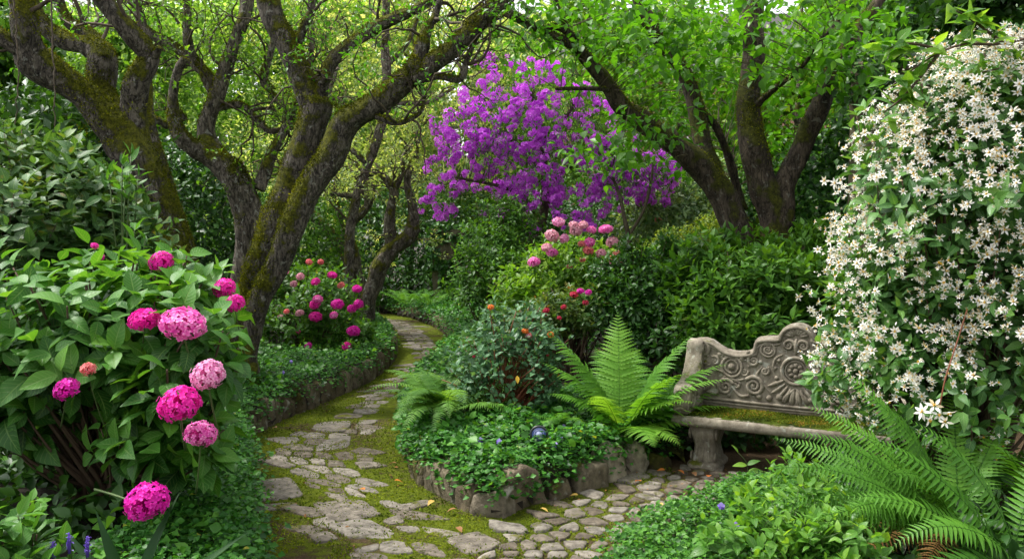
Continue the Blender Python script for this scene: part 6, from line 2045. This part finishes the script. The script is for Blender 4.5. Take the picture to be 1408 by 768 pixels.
# carved relief on the front of the back
ac = Acc()
yf = yb0 - .002
rim = [(cx + x * .965, SEAT + z - .030) for x, z in ol[2:]]
rim2 = rim + [(2 * cx - x, z) for x, z in rim[::-1][1:]]
cord(ac, rim2, .017, yf, 160)
rim = [(cx + x * .93, SEAT + z - .062) for x, z in ol[2:17]]
cord(ac, rim, .009, yf, 60); cord(ac, [(2 * cx - x, z) for x, z in rim], .009, yf, 60)
cord(ac, [(cx - .80, SEAT + .075), (cx, SEAT + .062), (cx + .80, SEAT + .075)], .014, yf, 40)
cord(ac, [(cx - .80, SEAT + .045), (cx, SEAT + .035), (cx + .80, SEAT + .045)], .010, yf, 40)
for sgn in (-1, 1):
    X = lambda x: cx + sgn * x
    spiral(ac, (X(.745), SEAT + .475), .062, 2.2, .014, sgn, math.pi / 2, yf)
    spiral(ac, (X(.74), SEAT + .20), .062, 2.2, .013, -sgn, -math.pi / 2, yf)
    V, q = ring(np.array([X(.50), yf, SEAT + .345]), .082, 40, 8, .013); ac.add(V, [q])
    V, q = ring(np.array([X(.50), yf, SEAT + .345]), .052, 36, 8, .010); ac.add(V, [q])
    knob(ac, (X(.50), yf, SEAT + .345), .030)
    V, q = ring(np.array([X(.215), yf, SEAT + .50]), .055, 36, 8, .011); ac.add(V, [q])
    spiral(ac, (X(.215), SEAT + .50), .036, 1.5, .010, sgn, 0, yf)
    spiral(ac, (X(.32), SEAT + .20), .080, 2.0, .015, sgn, math.pi * .8, yf)
    spiral(ac, (X(.55), SEAT + .175), .070, 1.8, .014, -sgn, .4, yf)
    spiral(ac, (X(.325), SEAT + .405), .050, 1.6, .012, -sgn, 1.2, yf)
    spiral(ac, (X(.64), SEAT + .385), .038, 1.5, .011, sgn, 2.2, yf)
    spiral(ac, (X(.40), SEAT + .31), .034, 1.4, .010, sgn, 0.3, yf)
    cord(ac, [(X(.70), SEAT + .13), (X(.62), SEAT + .12), (X(.55), SEAT + .24), (X(.44), SEAT + .12), (X(.36), SEAT + .12)], .013, yf, 40)
    cord(ac, [(X(.66), SEAT + .32), (X(.58), SEAT + .30), (X(.48), SEAT + .24), (X(.40), SEAT + .25)], .012, yf, 30)
    cord(ac, [(X(.26), SEAT + .36), (X(.30), SEAT + .29), (X(.26), SEAT + .24), (X(.18), SEAT + .14)], .014, yf, 30, True)
    for k in range(7):
        a = R(200 + k * 16)
        cord(ac, [(cx + sgn * .095 * abs(math.cos(a)) * (k < 6) , SEAT + .30 + .1 * math.sin(a)), (cx + sgn * .17 * abs(math.cos(a)), SEAT + .29 + .17 * math.sin(a)), (cx + sgn * .23 * abs(math.cos(a)), SEAT + .285 + .22 * math.sin(a))], .017, yf, 10, True)
    for x, z, r in ((.12, .13, .03), (.20, .115, .026), (.60, .44, .022), (.68, .29, .020), (.42, .42, .024), (.28, .12, .026), (.44, .19, .018)): knob(ac, (X(x), yf, SEAT + z), r)
    for x, z, r in ((.13, .42, .018), (.155, .36, .016), (.145, .28, .018), (.72, .36, .020), (.70, .42, .016), (.55, .26, .018), (.37, .47, .018), (.27, .40, .018), (.52, .11, .018), (.62, .20, .018), (.24, .57, .016), (.66, .12, .018), (.36, .36, .016)): knob(ac, (X(x), yf, SEAT + z), r)
    spiral(ac, (X(.235), SEAT + .33), .034, 1.4, .010, sgn, 1.0, yf)
    spiral(ac, (X(.69), SEAT + .32), .030, 1.3, .009, -sgn, 1.0, yf)
    spiral(ac, (X(.46), SEAT + .20), .034, 1.3, .010, sgn, 2.0, yf)
    cord(ac, [(X(.60), SEAT + .47), (X(.50), SEAT + .445), (X(.40), SEAT + .45), (X(.31), SEAT + .48)], .009, yf, 24)
    cord(ac, [(X(.10), SEAT + .47), (X(.15), SEAT + .44), (X(.17), SEAT + .38), (X(.16), SEAT + .32)], .012, yf, 20, True)
    for k in range(6):
        a = R(20 + 28 * k)
        cord(ac, [(X(.60) + .01 * math.cos(a), SEAT + .40 + .01 * math.sin(a)), (X(.60) + .045 * math.cos(a), SEAT + .40 + .045 * math.sin(a))], .010, yf, 8, True)
V, q = ring(np.array([cx, yf, SEAT + .345]), .105, 48, 8, .016); ac.add(V, [q])
V, q = ring(np.array([cx, yf, SEAT + .345]), .078, 44, 8, .008); ac.add(V, [q])
for k in range(8):
    a = k * math.pi / 4
    knob(ac, (cx + .045 * math.cos(a), yf, SEAT + .345 + .045 * math.sin(a)), .020)
knob(ac, (cx, yf, SEAT + .345), .024)
spiral(ac, (cx - .055, SEAT + .545), .045, 1.6, .012, 1, 0, yf); spiral(ac, (cx + .055, SEAT + .545), .045, 1.6, .012, -1, math.pi, yf)
cord(ac, [(cx, SEAT + .60), (cx, SEAT + .54), (cx, SEAT + .47)], .020, yf, 12, True)
for k in range(9):      # shell on the crest
    a = R(10 + 20 * k)
    cord(ac, [(cx + .02 * math.cos(a), SEAT + .615 + .012 * math.sin(a)), (cx + .06 * math.cos(a), SEAT + .615 + .055 * math.sin(a)), (cx + .10 * math.cos(a), SEAT + .615 + .092 * math.sin(a))], .016, yf + .004, 10, True)
for k in range(14): knob(ac, (cx - .06 + random.uniform(-.04, .16), yf + .004, SEAT + .64 + random.uniform(-.02, .05)), random.uniform(.012, .02))
obj("carving", ac.mesh("carving", T=bw), M['bench'], back)

# arms: side profile in (y, z), y from front to back
prof = [(.02, 0), (-.005, .05), (-.015, .12), (.0, .185), (.04, .225), (.095, .243), (.155, .255), (.21, .28), (.255, .325), (.29, .38), (.318, .43), (.332, .47), (.34, .52), (.36, .548), (.40, .56), (.45, .56), (.45, 0)]
pr = catmull(np.array(prof[:-2]), 60)
pr = np.vstack([pr, [[.47, .555], [.47, 0.002]]])
for x0, sg in ((-.02, 1), (BW - .11, -1)):
    ac = Acc()
    extrude(ac, [(y, SEAT + z) for y, z in pr], x0, x0 + .13, .016, 'yz')
    # volutes on the inner face and across the front
    xi = x0 + .13 if sg > 0 else x0
    for (yy, zz, r, tr_, s2) in ((.085, .125, .090, .016, 1), (.395, .48, .05, .012, -1)):
        t = np.linspace(0, 1, 60)
        a_ = math.pi / 2 + s2 * t * 2.2 * 2 * math.pi
        rr = r * (1 - .88 * t)
        p_ = np.column_stack([np.full(60, xi), yy + rr * np.cos(a_), SEAT + zz + rr * np.sin(a_)])
        V, fs = tubes(p_[None], (tr_ * (1 - .3 * t))[None], 8); ac.add(V, fs)
    p_ = np.column_stack([np.full(40, xi), *catmull(np.array([(.15, SEAT + .22), (.22, SEAT + .25), (.28, SEAT + .32), (.315, SEAT + .36), (.33, SEAT + .44)]), 40).T])
    V, fs = tubes(p_[None], np.full((1, 40), .009), 8); ac.add(V, fs)
    for yy, zz, r in ((.20, .06, .03), (.23, .10, .028), (.22, .15, .024), (.28, .16, .024), (.29, .07, .026)):
        knob(ac, (xi, yy, SEAT + zz), r, 1.0)
    cord(ac, [(x0 + .02, -.004, SEAT + .03), (x0 + .065, -.010, SEAT + .05), (x0 + .11, -.004, SEAT + .03)], .012)
    for zz in (.06, .10, .14, .18): cord(ac, [(x0 + .03, .004, SEAT + zz), (x0 + .065, -.006, SEAT + zz + .012), (x0 + .10, .004, SEAT + zz)], .010)
    obj("armrest", ac.mesh("armrest", T=bw), M['bench'], BN)

# legs: scrolled consoles
def leg(x0):
    ac = Acc()
    lv = [(0, .125, .21), (.028, .128, .212), (.045, .118, .20), (.055, .098, .17), (.09, .094, .165), (.13, .084, .15), (.17, .080, .14), (.21, .088, .15), (.25, .102, .17), (.29, .110, .185), (.315, .108, .18), (.325, .118, .195), (.342, .118, .195)]
    m = 24
    V, q = [], []
    for z, hx, hy in lv:
        for i in range(m):
            a = 2 * math.pi * (i + .5) / m
            c_, s_ = math.cos(a), math.sin(a)
            p_ = (abs(c_) ** 6 + abs(s_) ** 6) ** (-1 / 6)
            V.append((x0 + hx * c_ * p_, .235 + hy * s_ * p_, z))
    for k in range(len(lv) - 1):
        for i in range(m): q.append((k * m + i, k * m + (i + 1) % m, (k + 1) * m + (i + 1) % m, (k + 1) * m + i))
    ac.add(np.array(V), [np.array(q)])
    ac.add(np.array(V)[:m], [np.array([list(range(m))[::-1]])]); ac.add(np.array(V)[-m:], [np.array([list(range(m))])])
    for zz, r in ((.27, .045), (.085, .035)):
        for sx in (-1, 1):
            t = np.linspace(0, 1, 50); a_ = math.pi / 2 + t * 4 * math.pi; rr = r * (1 - .85 * t)
            xx = x0 + sx * (.105 if zz > .2 else .094)
            p_ = np.column_stack([np.full(50, xx), .12 + rr * np.cos(a_), zz + rr * np.sin(a_)])
            V, fs = tubes(p_[None], np.full((1, 50), .010), 7); ac.add(V, fs)
    for sx in (-.06, 0, .06):
        cord(ac, [(x0 + sx, .235 - .178, .30), (x0 + sx * .85, .235 - .152, .22), (x0 + sx * .75, .235 - .140, .17), (x0 + sx * .85, .235 - .160, .10), (x0 + sx, .235 - .172, .06)], .012)
    return ac.mesh("leg", T=bw)


obj("leg", leg(.20), M['bench'], BN)
obj("leg", leg(BW - .20), M['bench'], BN)

# ------------------------------------------------------------------ background
def bg_tree(label, px, d, h, rx, zc, mat, n=9000, leaf=.13, lw=.6, name="background_tree", trunk_px=12, rz=None, nell=9):
    b = P(px, 380, d)
    base = np.array([b[0], b[1], 0])
    root = thing(name, label, "tree", base, "trees in the background")
    if d > 19:
        zc, rz, h = 1.8 + .150 * d, .165 * d, 2.0 + .34 * d
    rz = rz or h * .42
    limbs = []
    lean = random.uniform(-.6, .6)
    tr_r = trunk_px * .5 * d / F
    ctrl = [(b[0], b[1], -.2, tr_r * 1.3), (b[0] + lean * .2, b[1], zc * .4, tr_r), (b[0] + lean * .7, b[1], zc * .9, tr_r * .75), (b[0] + lean, b[1], h * .85, tr_r * .35)]
    me, c0 = limb_mesh("trunk", ctrl, .1, 30, 9, px)
    obj("trunk", me, M['bark_grey'], root)
    lines = [c0]
    for k in range(7):
        i = random.randint(6, 24)
        a = random.uniform(0, 6.28)
        s = c0[i]
        L = rx * random.uniform(.5, .9)
        ctrl = [(s[0], s[1], s[2], s[3] * .6), (s[0] + math.cos(a) * L * .4, s[1] + math.sin(a) * L * .3, s[2] + L * .35, s[3] * .42), (s[0] + math.cos(a) * L, s[1] + math.sin(a) * L * .7, s[2] + L * random.uniform(.4, .8), s[3] * .18)]
        me, c = limb_mesh("limb", ctrl, .1, 16, 7, k + px)
        obj("limb", me, M['bark_grey'], root)
        lines.append(c)
    ells = []
    for k in range(nell):
        a = random.uniform(0, 6.28)
        rr = rx * math.sqrt(random.random()) * .95
        ells.append((np.array([b[0] + lean * .5 + rr * math.cos(a), b[1] + rr * math.sin(a) * .6, zc + random.uniform(-.75, .75) * rz]), np.array([rx * .36, rx * .32, rx * .26]) * random.uniform(.7, 1.15)))
    pts = []
    for c, r in ells:
        m = n // nell
        pts.append(c + rand_dirs(m) * r * (rng.random(m)[:, None] ** .4) + rng.standard_normal((m, 3)) * .12)
    p = np.concatenate(pts)
    p = p[p[:, 2] > .1]
    dd = nrm(rng.standard_normal(p.shape) + np.array([0, 0, -.3]))
    ln = leaf * (.6 + .8 * rng.random(len(p)))
    V, fs, rn, lc = leaves(p, dd, nrm(np.array([0, 0, 1]) + .7 * rng.standard_normal(p.shape)), ln, ln * lw, T_RH, .1)
    obj("crown", mesh("crown", V, fs, rn), mat, root)


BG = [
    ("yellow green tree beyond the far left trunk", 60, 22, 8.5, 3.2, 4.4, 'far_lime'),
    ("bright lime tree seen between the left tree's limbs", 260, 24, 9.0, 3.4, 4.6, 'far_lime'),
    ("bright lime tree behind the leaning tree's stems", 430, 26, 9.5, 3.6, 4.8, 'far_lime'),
    ("tree with backlit glow in its pale leaf colour behind the small bent tree", 560, 24, 8.0, 2.9, 4.0, 'far_pale'),
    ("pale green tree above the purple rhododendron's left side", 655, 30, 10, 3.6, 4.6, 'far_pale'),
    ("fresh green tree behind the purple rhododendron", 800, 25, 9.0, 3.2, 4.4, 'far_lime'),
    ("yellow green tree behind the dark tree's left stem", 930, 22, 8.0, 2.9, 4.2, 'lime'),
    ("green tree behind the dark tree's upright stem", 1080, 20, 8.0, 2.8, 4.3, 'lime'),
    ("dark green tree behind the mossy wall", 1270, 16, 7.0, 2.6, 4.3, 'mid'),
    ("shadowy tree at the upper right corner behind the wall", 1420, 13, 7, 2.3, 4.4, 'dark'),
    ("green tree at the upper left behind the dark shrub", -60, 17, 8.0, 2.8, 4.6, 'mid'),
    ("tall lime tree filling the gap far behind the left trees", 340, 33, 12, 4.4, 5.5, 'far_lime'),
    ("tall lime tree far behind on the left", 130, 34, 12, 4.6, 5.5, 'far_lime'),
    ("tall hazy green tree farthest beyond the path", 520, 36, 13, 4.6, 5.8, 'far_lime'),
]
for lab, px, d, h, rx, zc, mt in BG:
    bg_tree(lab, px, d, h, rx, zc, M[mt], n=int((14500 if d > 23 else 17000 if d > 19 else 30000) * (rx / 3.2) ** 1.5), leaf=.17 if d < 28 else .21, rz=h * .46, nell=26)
leafmass("background_hedge", "tall green hedge running behind the trees on the left", "hedge", [E(100, 330, 20, 150, 90, 1.2), E(300, 320, 21, 130, 80, 1.2), E(440, 320, 23, 90, 80, 1.2)], 9000, .14, .55, T_RH, M['mid'], P(250, 400, 21)[:2], clump=.8)
leafmass("background_hedge", "tall green hedge running behind the trees on the right", "hedge", [E(900, 300, 20, 130, 80, 1.2), E(1050, 290, 17, 110, 90, 1.2), E(1160, 280, 15, 90, 100, 1.), E(760, 300, 22, 90, 70, 1)], 9500, .12, .55, T_RH, M['mid'], P(980, 400, 19)[:2], clump=.8)

# brick house beyond the trees
M['brick'] = None
m, nt, N, Lk = newmat("red_brick")
out = N("ShaderNodeOutputMaterial"); bsd = N("ShaderNodeBsdfPrincipled"); ge = N("ShaderNodeNewGeometry")
mp = N("ShaderNodeMapping"); mp.inputs["Rotation"].default_value = (R(90), 0, 0); Lk(ge.outputs["Position"], mp.inputs[0])
br = N("ShaderNodeTexBrick"); br.inputs["Scale"].default_value = 4; br.inputs["Color1"].default_value = (.34, .14, .09, 1); br.inputs["Color2"].default_value = (.42, .2, .13, 1); br.inputs["Mortar"].default_value = (.4, .36, .3, 1)
Lk(mp.outputs[0], br.inputs[0]); Lk(br.outputs[0], bsd.inputs["Base Color"]); bsd.inputs["Roughness"].default_value = .9; Lk(bsd.outputs[0], out.inputs[0])
M['brick'] = m
hx = P(980, 300, 40)
hx[0] -= 4
HS = thing("brick_house", "red brick house glimpsed through the leaves beyond the dark tree", "house", (hx[0] + 3, 42, 0))
lumpy_block("wall", (hx[0] + 3, 42, 4.6), (20, 6, 9.3), M['brick'], HS, 0.0, 2)
ac = Acc()
x0, x1 = hx[0] - 7.6, hx[0] + 13.6
ac.add(np.array([(x0, 38.5, 9.2), (x1, 38.5, 9.2), (x1, 45.5, 9.2), (x0, 45.5, 9.2), (x0 + 1, 42, 13), (x1 - 1, 42, 13)]), [np.array([(0, 1, 5, 4), (2, 3, 4, 5)]), np.array([(3, 0, 4), (1, 2, 5)]), np.array([(0, 3, 2, 1)])])
obj("roof", ac.mesh("roof", smooth=False), plain_mat("slate", (.09, .085, .085), .7), HS)
wmat = plain_mat("white_window_frame", (.7, .68, .64), .5)
gmat = plain_mat("window_glass", (.05, .06, .07), .08, .7)
for wx in (-4, -1, 2, 5, 8):
    for wz in (2.2, 5.6):
        ac = Acc()
        for dx, dz, sx, sz in ((-.6, 0, .12, 1.9), (.6, 0, .12, 1.9), (0, .92, 1.08, .12), (0, -.92, 1.08, .12), (0, 0, 1.08, .07)): box(ac, (hx[0] + wx + dx, 38.95, wz + dz), (sx, .14, sz))
        f_ = obj("window", ac.mesh("window", smooth=False), wmat, HS)
        ac = Acc(); box(ac, (hx[0] + wx, 38.98, wz), (1.08, .03, 1.7))
        obj("pane", ac.mesh("pane", smooth=False), gmat, f_)

# hanging vine strands at the upper left
for k, (px, lab) in enumerate([(22, "thin dry vine strand hanging at the far left"), (72, "thin dry vine strand hanging right of the other one")]):
    p_ = [P(px - 4, -30, 6.8), P(px, 40, 6.8), P(px + 3, 110, 6.75), P(px - 2 + 6 * k, 180, 6.75)]
    V, fs = tubes(catmull(np.array(p_), 30)[None] + rng.standard_normal((1, 30, 3)) * .006, np.linspace(.008, .004, 30)[None], 5)
    tag(obj("hanging_vine", mesh("hanging_vine", V, fs), M['bark_thin']), lab, "vine", "vines hanging from the left tree")
